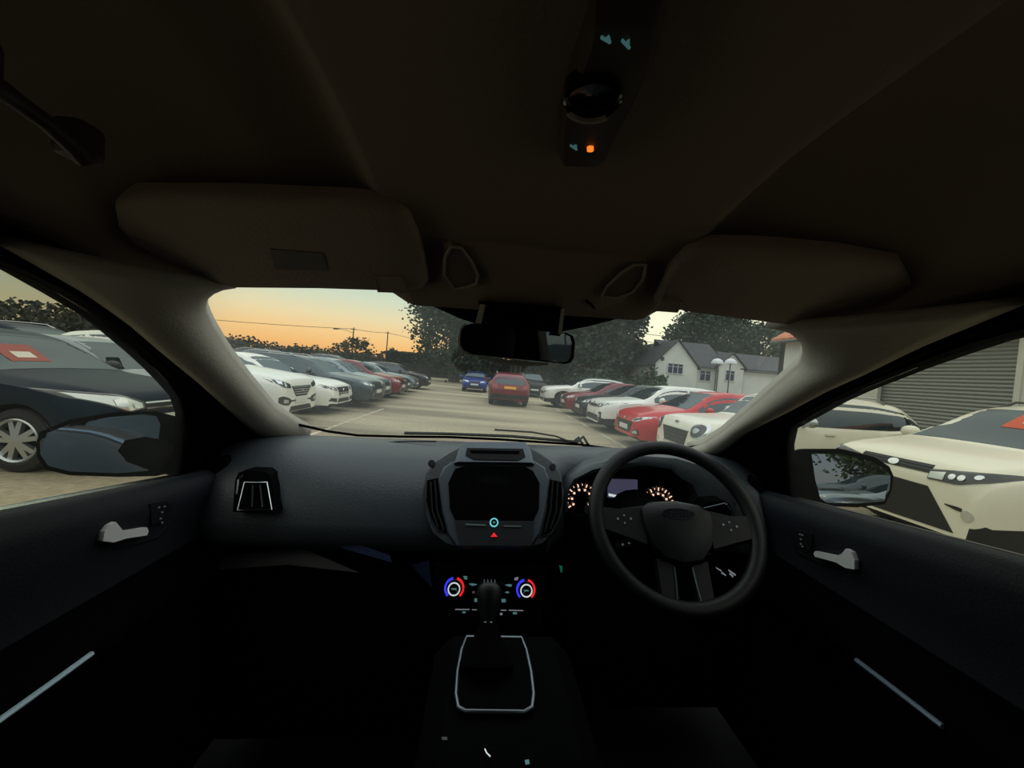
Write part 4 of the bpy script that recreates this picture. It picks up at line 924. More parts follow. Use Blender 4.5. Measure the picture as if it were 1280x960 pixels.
MB().plate([(0.0701, 0.3048, 1.66), (0.0718, 0.3029, 1.66), (0.0747, 0.303, 1.66), (0.076, 0.3066, 1.66), (0.0746, 0.3085, 1.66), (0.0714, 0.3085, 1.66)], (0, 0, .002)).build('warning_light', G_amber, oc)

# sun visors
vin = V((0, -.063, -.2)).normalized()
M_lab = mat('visor_label', (120, 112, 108), .7); M_lab2 = mat('visor_label_symbol', (104, 84, 76), .7)
for o_, cl, lb, loc, l in (([(-0.423, 0.4677, 1.6443), (-0.3911, 0.4491, 1.6501), (-0.2721, 0.4367, 1.654), (-0.1529, 0.4299, 1.6562), (-0.1115, 0.4331, 1.6552), (-0.0973, 0.4497, 1.6499), (-0.0926, 0.4877, 1.638), (-0.0907, 0.5522, 1.6177), (-0.0929, 0.5768, 1.6099), (-0.1022, 0.5933, 1.6047), (-0.1374, 0.6024, 1.6018), (-0.2597, 0.6119, 1.5989), (-0.4008, 0.6283, 1.5937), (-0.427, 0.6098, 1.5995), (-0.4439, 0.5725, 1.6113), (-0.4597, 0.5353, 1.623), (-0.4495, 0.5016, 1.6336)], [(-0.1609, 0.5554, 1.6166), (-0.1269, 0.5511, 1.618), (-0.1229, 0.5703, 1.612), (-0.1258, 0.5919, 1.6051), (-0.1667, 0.5951, 1.6041)], True, (-.25, .55, 1.6), 'passenger sun visor with a warning label folded up against the headliner'),
        ([(0.2413, 0.5134, 1.6299), (0.2498, 0.5488, 1.6187), (0.2538, 0.5827, 1.608), (0.3061, 0.6035, 1.6015), (0.416, 0.6157, 1.5977), (0.5332, 0.6286, 1.5936), (0.5783, 0.5869, 1.6067), (0.5935, 0.534, 1.6234), (0.5736, 0.4935, 1.6361), (0.5185, 0.4601, 1.6467), (0.4269, 0.4502, 1.6498), (0.3329, 0.4494, 1.65), (0.2654, 0.4546, 1.6484), (0.2446, 0.4712, 1.6432)], [(0.2568, 0.568, 1.6127), (0.2883, 0.5661, 1.6133), (0.296, 0.5945, 1.6043), (0.2593, 0.5944, 1.6044)], False, (.4, .55, 1.6), 'plain driver sun visor folded up above the driver side of the windscreen')):
    vr = thing('sun_visor', l, 'sun visor', loc, 'sun visors')
    P = [V(p) for p in o_]; cc = sum(P, V()) / len(P)
    MB().loft([[p - vin * .016 for p in P], [p - vin * .004 + (cc - p) * -.012 for p in P], [p + vin * .004 for p in P], [p.lerp(cc, .06) + vin * .009 for p in P], [p.lerp(cc, .3) + vin * .010 for p in P]], closed=True, cap=True).build('board', M_visor, vr, 50)
    k = MB().plate([V(p) + vin * .008 for p in cl], vin * .006).build('clip', M_visor, vr)
    MB().tube([V(p) + vin * .014 for p in cl], .0012, 6, True).build('clip_edge', M_pil, k)
    if lb:
        L0 = [V(p) + vin * .0095 for p in [(-0.279, 0.5133, 1.6299), (-0.215, 0.5134, 1.6299), (-0.2234, 0.5539, 1.6171), (-0.2968, 0.5577, 1.6159)]]
        MB().plate(L0, vin * .002).build('warning_label', M_lab, vr)
        q = V((-0.3118, 0.5317, 1.6241)) + vin * .0095
        MB().disc(q, vin, .014, .003, 18).build('warning_symbol', M_lab2, vr)

# grab handle over the passenger door
gh = thing('grab_handle', 'dark grab handle on the roof edge above the passenger window', 'handle', (-0.33, 0.3085, 1.6393))
MB().tube([V(p) for p in [(-0.33, 0.2709, 1.6482), (-0.33, 0.2829, 1.6484), (-0.33, 0.2916, 1.6471), (-0.33, 0.311, 1.6438), (-0.33, 0.3305, 1.6369), (-0.33, 0.3385, 1.6326)]], [.008, .007, .006, .006, .007, .008], 8).build('grip', mat('grab_handle_plastic', (58, 50, 44), .5), gh, 50)
for p in ((-0.33, 0.2709, 1.6482), (-0.33, 0.3385, 1.6326)): MB().box(V(p) + V((-.006, 0, .014)), (.024, .024, .03), bev=.006).build('mount', mat('grab_handle_plastic', (58, 50, 44), .5), gh)

# rear-view mirror ---------------------------------------------------
rm = thing('rear_view_mirror', 'rear-view mirror hanging from the top of the windscreen', 'mirror', (0.0527, 0.62, 1.528))
M_mirror = mat('mirror_silver', (200, 205, 205), .0, 1.); M_mirror.node_tree.nodes['Principled BSDF'].inputs['Roughness'].default_value = .01
rvn = V((.21, -.974, -.085)).normalized()
mo = [V(p) for p in [(-0.0385, 0.5807, 1.5268), (-0.0368, 0.5798, 1.5411), (-0.0302, 0.5806, 1.5488), (-0.022, 0.582, 1.5519), (0.0493, 0.5974, 1.5522), (0.126, 0.6141, 1.55), (0.1373, 0.6169, 1.5459), (0.1416, 0.6187, 1.5359), (0.1416, 0.6209, 1.5113), (0.1368, 0.6205, 1.5032), (0.1273, 0.6188, 1.5), (0.0525, 0.6024, 1.5029), (-0.0197, 0.5866, 1.5054), (-0.0319, 0.5835, 1.5106), (-0.0375, 0.5817, 1.5173)]]
mc = sum(mo, V()) / len(mo)
MB().loft([[p.lerp(mc, .35) - rvn * .04 for p in mo], [p.lerp(mc, .08) - rvn * .026 for p in mo], [p - rvn * .012 for p in mo], [p + rvn * .001 for p in mo], [mc + (p - mc) * .955 + rvn * .002 for p in mo]], closed=True, cap=True).build('housing', M_black, rm, 40)
mg = [mc + (p - mc) * .93 + rvn * .003 for p in mo]
MB().plate(mg, -rvn * .002).build('mirror_glass', M_mirror, rm)
MB().tube([mc + (p - mc) * 1.03 - rvn * .006 for p in [mo[12], mo[13], mo[14], mo[0], mo[1], mo[2]]], .0035, 6).build('bright_edge', mat('pale_mirror_shell', (205, 205, 200), .5), rm, 50)
MB().tube([V(p) for p in [(-0.0133, 0.64, 1.5029), (0.0227, 0.64, 1.4984), (0.0629, 0.64, 1.4967), (0.1033, 0.64, 1.499)]], [.002, .005, .005, .002], 6).build('lower_shell', mat('pale_mirror_shell', (205, 205, 200), .5), rm, 50)
br = MB().loft([[V(p) for p in [(-0.0173, 0.605, 1.5898), (0.1153, 0.605, 1.5889), (0.1141, 0.605, 1.5433), (0.0025, 0.605, 1.5463)]], [V(p) + V((0, .05, 0)) for p in [(-0.0173, 0.605, 1.5898), (0.1153, 0.605, 1.5889), (0.1141, 0.605, 1.5433), (0.0025, 0.605, 1.5463)]]], closed=True, cap=True).build('bracket_cover', M_black, rm)
for q in ([(-0.0144, 0.6, 1.5842), (-0.0058, 0.6, 1.5836), (-0.0116, 0.6, 1.5548), (-0.0202, 0.6, 1.5542)], [(0.1132, 0.6, 1.5854), (0.1183, 0.6, 1.5857), (0.1156, 0.6, 1.5455), (0.1104, 0.6, 1.5464)]):
    MB().plate(q, (0, .03, 0)).build('bracket_trim', mat('pale_mirror_shell', (205, 205, 200), .5), rm)

# dashboard ----------------------------------------------------------
db = thing('dashboard', 'dark grey soft-grain dashboard spanning the cabin under the windscreen', 'dashboard', (CX, 1.05, 1.0))
PP = [(1.33, 1.215), (1.25, 1.250), (1.16, 1.264), (1.08, 1.264), (1.01, 1.244), (.955, 1.205), (.925, 1.16), (.905, 1.11), (.90, 1.07), (.915, 1.045), (.97, 1.03), (1.08, 1.02)]
PD = [(1.33, 1.215), (1.25, 1.250), (1.17, 1.266), (1.12, 1.266), (1.07, 1.255), (1.05, 1.235), (1.045, 1.18), (1.045, 1.12), (1.045, 1.05), (1.05, 1.02), (1.07, 1.0), (1.1, .99)]
rows = []
for k in range(41):
    x = -.70 + 1.51 * k / 40; t = sst((x - .17) / .06) * (1 - sst((x - .66) / .08))
    end = max(sst((-.58 - x) / .12), sst((x - .70) / .1)) * .05
    rows.append([(x, a[0] + (b[0] - a[0]) * t + end * (1 if i > 3 else 0), a[1] + (b[1] - a[1]) * t - end * .3) for i, (a, b) in enumerate(zip(PP, PD))])
MB().loft(rows).build('upper_pad', M_dash, db, 50)
MB().tube([V(p) for p in [(-0.5653, 1.12, 1.2201), (-0.4567, 1.12, 1.2383), (-0.3466, 1.12, 1.2545), (-0.2302, 1.12, 1.2664), (-0.1313, 1.11, 1.2726)]], .0018, 6).build('pad_seam', M_black, db)
# lower dash: glovebox side, driver side, end panels
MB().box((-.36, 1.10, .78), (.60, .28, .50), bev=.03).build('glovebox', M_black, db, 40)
MB().loft([[(-0.4746, 0.935, 1.0934), (-0.4174, 0.93, 1.0913), (-0.3082, 0.91, 1.0722), (-0.1988, 0.895, 1.0442)], [(-0.4621, 0.93, 1.0709), (-0.3959, 0.925, 1.0672), (-0.2927, 0.905, 1.0485), (-0.1915, 0.89, 1.0299)], [(-0.4927, 1, 1.032), (-0.4277, 1, 1.0255), (-0.3166, 0.98, 1.0046), (-0.204, 0.95, 0.9916)]]).build('glovebox_lip', mat('bluish_sheen', (54, 66, 98), .4, .2), db, 50)  # bluish reflected light on the lip is put into its colour
MB().loft([[(-0.6196, 0.96, 0.9973), (-0.5314, 0.96, 1.013), (-0.4384, 0.96, 1.0311)], [(-0.6004, 0.94, 0.9787), (-0.4459, 0.94, 0.9935), (-0.2712, 0.92, 0.9881)]]).build('glovebox_lid', mat('lid_plastic', (30, 31, 33), .5), db, 50)
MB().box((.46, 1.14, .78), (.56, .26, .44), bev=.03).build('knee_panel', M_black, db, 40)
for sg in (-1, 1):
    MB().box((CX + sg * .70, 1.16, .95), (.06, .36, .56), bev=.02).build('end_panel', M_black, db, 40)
# end vents
def vent(outer, frame, y, nm):
    MB().plate(outer, (0, .05, 0)).build(nm, M_gloss, db)
    v = bpy.data.objects[-1] if False else None
vo = [(-0.5425, 0.885, 1.1383), (-0.5642, 0.925, 1.1979), (-0.5632, 0.934, 1.2123), (-0.5472, 0.937, 1.2178), (-0.507, 0.936, 1.2177), (-0.489, 0.93, 1.2105), (-0.473, 0.915, 1.1854), (-0.4503, 0.882, 1.1369)]
v1 = MB().plate(vo, (0, .04, .0)).build('end_vent', M_black, db)
fr_ = [(-0.5375, 0.916, 1.1958), (-0.4881, 0.916, 1.1976), (-0.4575, 0.882, 1.1474), (-0.5306, 0.882, 1.1434)]
MB().tube([V(p) for p in fr_], .0022, 8, True).build('vent_frame', M_chr, v1, 50)
MB().tube([V(p) for p in [(-0.5186, 0.914, 1.1915), (-0.5015, 0.884, 1.1507)]], .002, 6).tube([V(p) for p in [(-0.5028, 0.914, 1.1921), (-0.4793, 0.884, 1.1514)]], .002, 6).build('vent_slat', M_dash2, v1)
MB().tube([V(p) for p in [(-0.5444, 0.9, 1.1729), (-0.553, 0.918, 1.2003), (-0.5469, 0.925, 1.2097)]], .003, 6).build('vent_wheel', M_chr, v1)
v2 = MB().plate([(0.5663, 0.92, 1.1354), (0.5595, 0.92, 1.1717), (0.571, 0.92, 1.1863), (0.6168, 0.92, 1.1898), (0.63, 0.92, 1.1821), (0.652, 0.92, 1.1419)], (0, .04, 0)).build('end_vent', M_black, db)
MB().tube([V(p) for p in [(0.5607, 0.915, 1.1715), (0.6139, 0.915, 1.1853), (0.6398, 0.915, 1.1476), (0.5837, 0.915, 1.1419)]], .002, 8, True).build('vent_frame', M_satin, v2, 50)
MB().tube([V(p) for p in [(0.6162, 0.912, 1.1844), (0.6278, 0.912, 1.1686), (0.6377, 0.912, 1.1487)]], .003, 8).build('vent_chrome', M_chr, v2, 50)
# small tab on the left of the glovebox
MB().tube([V(p) for p in [(-0.5573, 0.93, 1.0608), (-0.5307, 0.93, 1.0691), (-0.5059, 0.93, 1.0812)]], .0015, 6).build('vent_lower_trim', M_chr, db)

# centre stack
csn = V((0, -.21, .12)).normalized()
so = [V(p) for p in [(-0.052, 0.9977, 1.286), (-0.085, 0.9874, 1.268), (-0.1168, 0.9754, 1.2469), (-0.1331, 0.9599, 1.2198), (-0.1354, 0.9375, 1.1807), (-0.1268, 0.91, 1.1324), (-0.1055, 0.89, 1.0975), (-0.074, 0.8793, 1.0788), (-0.0368, 0.8747, 1.0707), (0.0403, 0.8738, 1.0692), (0.12, 0.8764, 1.0737), (0.1578, 0.8819, 1.0834), (0.1833, 0.8936, 1.1038), (0.2026, 0.9146, 1.1406), (0.2114, 0.9433, 1.1908), (0.2054, 0.9663, 1.231), (0.1858, 0.9815, 1.2576), (0.1527, 0.9925, 1.2768), (0.117, 1.0014, 1.2925)]]
scn = sum(so, V()) / len(so)
st_ = MB().loft([[p - csn * .07 for p in so], [p for p in so], [p.lerp(scn, .035) + csn * .009 for p in so], [p.lerp(scn, .09) + csn * .010 for p in so]], closed=True, cap=True).build('centre_stack', M_dash, db, 40)
fo_ = [V(p) + csn * .012 for p in [(-0.0536, 0.9818, 1.2582), (-0.0911, 0.9667, 1.2318), (-0.102, 0.9526, 1.207), (-0.0848, 0.9151, 1.1414), (-0.067, 0.8905, 1.0984), (-0.0463, 0.8771, 1.0749), (0.0401, 0.8764, 1.0736), (0.1275, 0.879, 1.0783), (0.1469, 0.8931, 1.103), (0.1616, 0.9187, 1.1477), (0.1737, 0.9556, 1.2122), (0.1622, 0.9716, 1.2403), (0.1211, 0.9844, 1.2626)]]
fc = sum(fo_, V()) / len(fo_)
MB().loft([[p - csn * .012 for p in fo_], fo_, [p.lerp(fc, .03) + csn * .004 for p in fo_]], closed=True, cap=True).build('stack_frame', M_satin, st_, 40)
MB().plate([V(p) + csn * .019 for p in [(-0.0756, 0.9472, 1.1976), (-0.0628, 0.9642, 1.2274), (-0.0375, 0.9688, 1.2353), (0.1106, 0.9706, 1.2386), (0.1311, 0.9659, 1.2303), (0.147, 0.9511, 1.2044), (0.144, 0.9203, 1.1505), (0.128, 0.9045, 1.1228), (-0.0487, 0.903, 1.1203), (-0.0662, 0.9172, 1.1451)]], -csn * .004).build('display', M_scr, st_)
# hood with the disc slot
ho = [(-0.0521, 0.9988, 1.2879), (0.1149, 1.0025, 1.2944), (0.1295, 0.992, 1.276), (0.1375, 0.9732, 1.2431), (-0.0698, 0.9702, 1.2378), (-0.0627, 0.9879, 1.2688)]
MB().loft([[V(p) for p in ho], [V(p).lerp(V(ho[0]).lerp(V(ho[3]), .5), .05) + csn * .026 for p in ho], [V(p).lerp(V(ho[0]).lerp(V(ho[3]), .5), .12) + csn * .03 for p in ho]], closed=True, cap=True).build('disc_hood', M_satin, st_, 40)
MB().plate([V(p) + csn * .033 for p in [(-0.0364, 0.9895, 1.2717), (0.1044, 0.9915, 1.275), (0.1106, 0.981, 1.2567), (0.0941, 0.9765, 1.2489), (-0.0182, 0.9753, 1.2468), (-0.0391, 0.98, 1.2551)]], -csn * .003).build('slot_surround', M_dash2, st_)
MB().plate([V(p) + csn * .035 for p in [(-0.0278, 0.9865, 1.2665), (0.096, 0.9881, 1.2691), (0.094, 0.9849, 1.2635), (-0.0253, 0.9834, 1.261)]], -csn * .002).build('disc_slot', M_black, st_)
# vents
for q, sl in (([(-0.1288, 0.9502, 1.2028), (-0.0983, 0.9536, 1.2089), (-0.0829, 0.9151, 1.1415), (-0.0651, 0.8905, 1.0984), (-0.0897, 0.8937, 1.1039), (-0.109, 0.9057, 1.1251), (-0.1249, 0.9255, 1.1596)], ([(-0.1187, 0.9484, 1.1997), (-0.1073, 0.9148, 1.1408), (-0.0905, 0.8972, 1.11)], [(-0.1094, 0.9505, 1.2034), (-0.0961, 0.9149, 1.1411), (-0.0768, 0.8938, 1.1042)])), ([(0.2043, 0.9541, 1.2097), (0.1717, 0.9565, 1.2139), (0.1616, 0.9187, 1.1477), (0.1467, 0.8896, 1.0968), (0.1718, 0.8934, 1.1035), (0.1922, 0.9081, 1.1291), (0.2039, 0.9287, 1.1653)], ([(0.194, 0.9539, 1.2094), (0.1872, 0.9191, 1.1484), (0.1721, 0.8988, 1.1129)], [(0.1818, 0.9547, 1.2107), (0.1734, 0.9189, 1.148), (0.1584, 0.895, 1.1063)]))):
    v = MB().plate([V(p) + csn * .012 for p in q], -csn * .004).build('air_vent', M_black, st_)
    for s in sl: MB().tube([V(p) + csn * .014 for p in s], .0022, 6).build('vent_slat', M_dash2, v)
    MB().tube([V(p) + csn * .012 for p in q], .0016, 6, True).build('vent_rim', M_satind, v)
for p, r in (((-0.1219, 0.9712, 1.2396), .009), ((0.1831, 0.9731, 1.2428), .008)):
    MB().disc(V(p) + csn * .013, csn, r, .006, 14).disc(V(p) + csn * .014, csn, r * .5, .004, 10).build('round_button', M_dash2, st_)
# button strip
bs = MB().plate([V(p) + csn * .021 for p in [(-0.0528, 0.9047, 1.1233), (0.1319, 0.9063, 1.1261), (0.1257, 0.8799, 1.0797), (-0.0355, 0.8781, 1.0766)]], -csn * .006).build('button_strip', M_satind, st_)
c = V((0.038, 0.9033, 1.1207)) + csn * .026
MB().disc(c, csn, .0100, .004, 24, 0, .0072).build('power_ring', G_teal, bs); MB().disc(c - csn * .001, csn, .0072, .004, 20).build('power_button', M_gloss, bs); MB().disc(c + csn * .0005, csn, .003, .002, 10).build('power_icon', G_teald, bs)
MB().plate([V(p) + csn * .024 for p in [(0.0388, 0.8927, 1.1022), (0.0467, 0.888, 1.094), (0.0317, 0.8878, 1.0937)]], -csn * .002).build('hazard_triangle', G_red, bs)
for q in ([(-0.0278, 0.9011, 1.1169), (0.0193, 0.9008, 1.1164), (0.0194, 0.8995, 1.1141), (-0.0276, 0.8997, 1.1146)], [(0.061, 0.9005, 1.1158), (0.1011, 0.9005, 1.1159), (0.1011, 0.8995, 1.1141), (0.0611, 0.8993, 1.1138)]): MB().plate([V(p) + csn * .024 for p in q], -csn * .002).build('lit_legend', glow('lit_legend', (150, 170, 165), .12), bs)
for x in (596, 608, 626, 641): pass
# climate panel
MB().box((.04, 1.06, .77), (.26, .30, .56), bev=.02).build('console_front', M_black, db, 40)
cln = V((0, -.21, .07)).normalized()
cp = MB().plate([V(p) for p in [(-0.0961, 0.8677, 1.0431), (0.171, 0.8683, 1.0449), (0.1517, 0.8292, 0.9275), (-0.0592, 0.8291, 0.9272)]], -cln * .03).build('climate_panel', M_gloss, db)
for c0_, c1_ in (((-0.0438, 0.8517, 0.9952), (-0.0216, 0.8518, 0.9955)), ((0.1163, 0.8515, 0.9944), (0.1382, 0.8516, 0.9947))):
    c = V(c0_) + cln * .006; R_ = (V(c1_) - V(c0_)).length
    k = MB().lathe([(-.008, R_ * .62), (.008, R_ * .60), (.009, R_ * .5), (.006, .001)], c - cln * .0, cln, 24).build('temperature_dial', M_gloss, cp, 40)
    MB().disc(c + cln * .0105, cln, R_ * .62, .002, 28, 0, R_ * .50).build('dial_ring', G_white, k)
    MB().disc(c, cln, R_, .003, 16, 0, R_ * .80, RAD(-140), RAD(-12)).build('cold_arc', G_blue, k)
    MB().disc(c, cln, R_, .003, 16, 0, R_ * .80, RAD(14), RAD(140)).build('warm_arc', G_red, k)
    MB().box(c + cln * .008, (R_ * .5, .001, R_ * .14)).build('dial_legend', G_teald, k)
def dash_icon(q, m, nm='lit_icon'): MB().plate([V(p) + cln * .003 for p in q], -cln * .002).build(nm, m, cp)
dash_icon([(-0.0258, 0.8593, 1.0178), (-0.0169, 0.8593, 1.0179), (-0.0164, 0.8572, 1.0117), (-0.0218, 0.8572, 1.0116)], G_teald); dash_icon([(0.0902, 0.8588, 1.0165), (0.0993, 0.8594, 1.0183), (0.0976, 0.8573, 1.012), (0.0903, 0.8573, 1.0119)], G_whited)
dash_icon([(-0.0123, 0.8544, 1.0033), (-0.0052, 0.8547, 1.0042), (0.0057, 0.8543, 1.0028), (0.0058, 0.8538, 1.0013), (-0.0049, 0.8532, 0.9996)], G_teald); dash_icon([(0.0688, 0.8541, 1.0022), (0.0778, 0.8546, 1.0039), (0.0851, 0.8544, 1.0032), (0.0834, 0.8531, 0.9993), (0.078, 0.8531, 0.9992)], G_teald)
dash_icon([(0.0326, 0.8544, 1.0032), (0.0389, 0.8547, 1.0041), (0.0401, 0.8529, 0.9987), (0.0338, 0.8529, 0.9986)], G_whited); dash_icon([(-0.0042, 0.8496, 0.9888), (0.002, 0.8499, 0.9897), (0.0023, 0.8484, 0.9851), (-0.0031, 0.8484, 0.9851)], glow('lit_dim', (150, 120, 130), .18))
dash_icon([(0.0694, 0.8494, 0.9883), (0.0747, 0.85, 0.9899), (0.0802, 0.8495, 0.9885), (0.0749, 0.8487, 0.9861)], G_teald); dash_icon([(0.002, 0.8451, 0.9753), (0.0091, 0.8454, 0.9761), (0.0095, 0.8431, 0.9693), (0.0024, 0.8431, 0.9692)], G_teald); dash_icon([(0.0627, 0.8451, 0.9753), (0.0717, 0.8451, 0.9754), (0.0719, 0.8431, 0.9693), (0.0629, 0.8431, 0.9692)], G_teald)
for q in ([(-0.0389, 0.8384, 0.9553), (-0.0073, 0.8385, 0.9556), (-0.0072, 0.8381, 0.9542), (-0.0388, 0.8379, 0.9538)], [(-0.002, 0.8383, 0.955), (0.0086, 0.8384, 0.9551), (0.0086, 0.838, 0.9539), (-0.0019, 0.8379, 0.9538)], [(0.0618, 0.8383, 0.9549), (0.0742, 0.8383, 0.955), (0.0743, 0.8378, 0.9535), (0.0618, 0.8378, 0.9534)], [(0.0796, 0.8384, 0.9551), (0.1118, 0.8382, 0.9547), (0.1119, 0.8377, 0.9532), (0.0796, 0.8379, 0.9536)]): dash_icon(q, G_whited, 'lit_bar')
dash_icon([(-0.0228, 0.837, 0.951), (-0.0158, 0.837, 0.9511), (-0.0156, 0.836, 0.9481), (-0.0226, 0.836, 0.9481)], G_teald); dash_icon([(0.0887, 0.8369, 0.9507), (0.0976, 0.8369, 0.9508), (0.0977, 0.8357, 0.9471), (0.0888, 0.8357, 0.947)], G_teald); dash_icon([(0.0602, 0.8363, 0.9489), (0.0656, 0.8363, 0.949), (0.0657, 0.8351, 0.9453), (0.0604, 0.8351, 0.9452)], G_whited)
MB().plate([(0.2231, 1, 0.9751), (0.2319, 1, 0.9732), (0.2328, 1, 0.958), (0.2286, 1, 0.9557)], (0, .002, 0)).build('lit_lock_icon', G_green, db)
# side panel by the climate panel, its bluish sheen put into the colour
MB().loft([[(-0.1543, 0.93, 1.0048), (-0.1092, 0.9, 1.0324)], [(-0.1262, 0.93, 0.9778), (-0.0985, 0.9, 0.9658)]]).build('side_panel', mat('bluish_sheen', (38, 46, 62)), db)

# instrument binnacle
bo = [(0.2229, 0.99, 1.1234), (0.2236, 0.99, 1.183), (0.2386, 0.99, 1.2174), (0.288, 0.99, 1.249), (0.3556, 0.99, 1.2709), (0.4311, 0.99, 1.2804), (0.5193, 0.99, 1.2775), (0.5985, 0.99, 1.2591), (0.6573, 0.99, 1.2243), (0.6879, 0.99, 1.1773), (0.6985, 0.99, 1.1271)]
bi = [(0.2324, 0.985, 1.1256), (0.2333, 0.985, 1.1806), (0.2486, 0.985, 1.2086), (0.2962, 0.985, 1.2315), (0.3597, 0.985, 1.2467), (0.4306, 0.985, 1.2559), (0.5033, 0.985, 1.2501), (0.5358, 0.985, 1.2256), (0.568, 0.985, 1.2095), (0.586, 0.985, 1.1755), (0.5896, 0.985, 1.1257)]
bn = MB().loft([[V((CX + .37 + (p[0] - CX - .37) * 1.05, 1.16, p[2] - .012)) for p in bo], [V(p) + V((0, .03, 0)) for p in bo], bo, [V(a).lerp(V(b), .5) + V((0, -.006, 0)) for a, b in zip(bo, bi)], bi, [V(p) + V((0, .06, 0)) for p in bi]]).build('binnacle', M_dash, db, 50)
MB().plate([V(p) for p in [(0.2322, 1.035, 0.9732), (0.2188, 1.035, 1.1955), (0.2829, 1.035, 1.2423), (0.4396, 1.035, 1.2664), (0.5552, 1.035, 1.2576), (0.6402, 1.035, 1.211), (0.6686, 1.035, 0.9829)]], (0, .01, 0)).build('cluster_panel', M_gloss, db)
cl = bpy.data.objects['cluster_panel']; YG = 1.03
def gauge(c0_, c1_, a0, a1, nm, nmaj, s=1.):
    c = V(c0_); R_ = (V(c1_) - c).length; g = MB(); n_ = V((0, -1, .05)).normalized()
    for k in range(nmaj * 2 + 1):
        a = RAD(a0 + (a1 - a0) * k / (nmaj * 2)); d = V((sin(a), 0, cos(a))); mj = k % 2 == 0
        e = V((cos(a), 0, -sin(a))) * (.0016 if mj else .0008) * s
        A = c + d * R_ * (.80 if mj else .88); B = c + d * R_
        g.plate([A - e, A + e, B + e, B - e], (0, .001, 0))
        if mj:
            p = c + d * R_ * .62; w = .0028 * s
            g.plate([p + V((-w, 0, -w)), p + V((w, 0, -w)), p + V((w, 0, w)), p + V((-w, 0, w))], (0, .001, 0))
    gm = g.build(nm, G_gauge, cl)
    MB().disc(c + V((0, .002, 0)), n_, R_ * 1.12, .002, 32, 0, R_ * 1.07).build('gauge_rim', M_satind, gm)
    MB().disc(c + V((0, -.003, 0)), n_, R_ * .36, .003, 24).build('gauge_hub', M_black, gm)
gauge((0.2803, 1.028, 1.1467), (0.3227, 1.028, 1.1481), -125, 125, 'rev_counter', 7)
gauge((0.4954, 1.028, 1.1404), (0.5413, 1.028, 1.1419), -120, 120, 'speedometer', 8)
gauge((0.3739, 1.028, 1.1208), (0.3942, 1.028, 1.1215), 0, 150, 'fuel_gauge', 3, .8)
gauge((0.4123, 1.028, 1.122), (0.4327, 1.028, 1.1227), -70, 80, 'temperature_gauge', 3, .8)
MB().plate([(0.3498, 1.026, 1.2051), (0.4331, 1.026, 1.2059), (0.4367, 1.026, 1.1526), (0.3531, 1.026, 1.1542)], (0, .004, 0)).build('cluster_screen', G_screen, cl)
MB().plate([(0.3539, 1.024, 1.166), (0.3766, 1.024, 1.1623), (0.377, 1.024, 1.1557), (0.3543, 1.024, 1.1593)], (0, .002, 0)).build('lit_readout', G_white, cl)
# steering column shroud
MB().loft([[V((.428 + .07 * cos(2 * pi * k / 16), y, 1.13 + .05 * sin(2 * pi * k / 16))) for k in range(16)] for y in (.86, .95, 1.08)], closed=True, cap=True).build('column_shroud', M_black, db, 50)
MB().tube([(.36, .90, 1.15), (.28, .88, 1.17), (.25, .87, 1.175)], [.008, .008, .010], 8).build('stalk', M_dash2, db, 50)
# lit light-switch panel right of the column
for q in ([(0.6457, 0.98, 0.9899), (0.6621, 0.98, 0.9815), (0.6624, 0.98, 0.9771), (0.6483, 0.98, 0.9856)], [(0.6646, 0.98, 0.9772), (0.6765, 0.98, 0.9686), (0.6745, 0.98, 0.9664), (0.6627, 0.98, 0.9727)], [(0.6822, 0.98, 0.9841), (0.7035, 0.98, 0.9714), (0.7015, 0.98, 0.9669), (0.6825, 0.98, 0.9797)], [(0.6873, 0.98, 0.9754), (0.697, 0.98, 0.9668), (0.6951, 0.98, 0.9624), (0.6854, 0.98, 0.971)]):
    MB().plate(q, (0, .002, 0)).build('lit_switch_legend', G_whited, db)

# steering wheel -----------------------------------------------------
WC = V((.428, .81, 1.175)); TILT = .63; WYAW = -.10
ex = V((cos(WYAW), sin(WYAW), 0)); ez = V((-sin(WYAW) * sin(TILT), cos(WYAW) * sin(TILT), cos(TILT))); en = ex.cross(ez)   # en points to the driver
if en.y > 0: en = -en
Wp = lambda u, v, w=0: WC + ex * u + ez * v + en * w
sw = thing('steering_wheel', 'black leather steering wheel with a padded hub in front of the lit gauges', 'steering wheel', tuple(WC))
rim = []
for i in range(64):
    a = 2 * pi * i / 64; d = ex * sin(a) + ez * cos(a); row = []
    for j in range(12):
        b = 2 * pi * j / 12; row.append(WC + d * (.171 + .0165 * cos(b)) + en * (.0135 * sin(b) + .012))
    rim.append(row)
rim.append(rim[0]); MB().loft(rim, closed=True).build('rim', M_leather, sw, 60)
hub = [(-.078, .016), (-.055, .033), (0, .040), (.055, .033), (.078, .016), (.078, -.01), (.066, -.055), (.04, -.086), (.0, -.094), (-.04, -.086), (-.066, -.055), (-.078, -.01)]
MB().loft([[Wp(u, v, -.03) for u, v in hub], [Wp(u, v, .012) for u, v in hub], [Wp(u * .93, v * .93, .026) for u, v in hub], [Wp(u * .7, v * .7, .033) for u, v in hub], [Wp(u * .3, v * .3, .036) for u, v in hub]], closed=True, cap=True).build('hub_pad', M_leather, sw, 45)
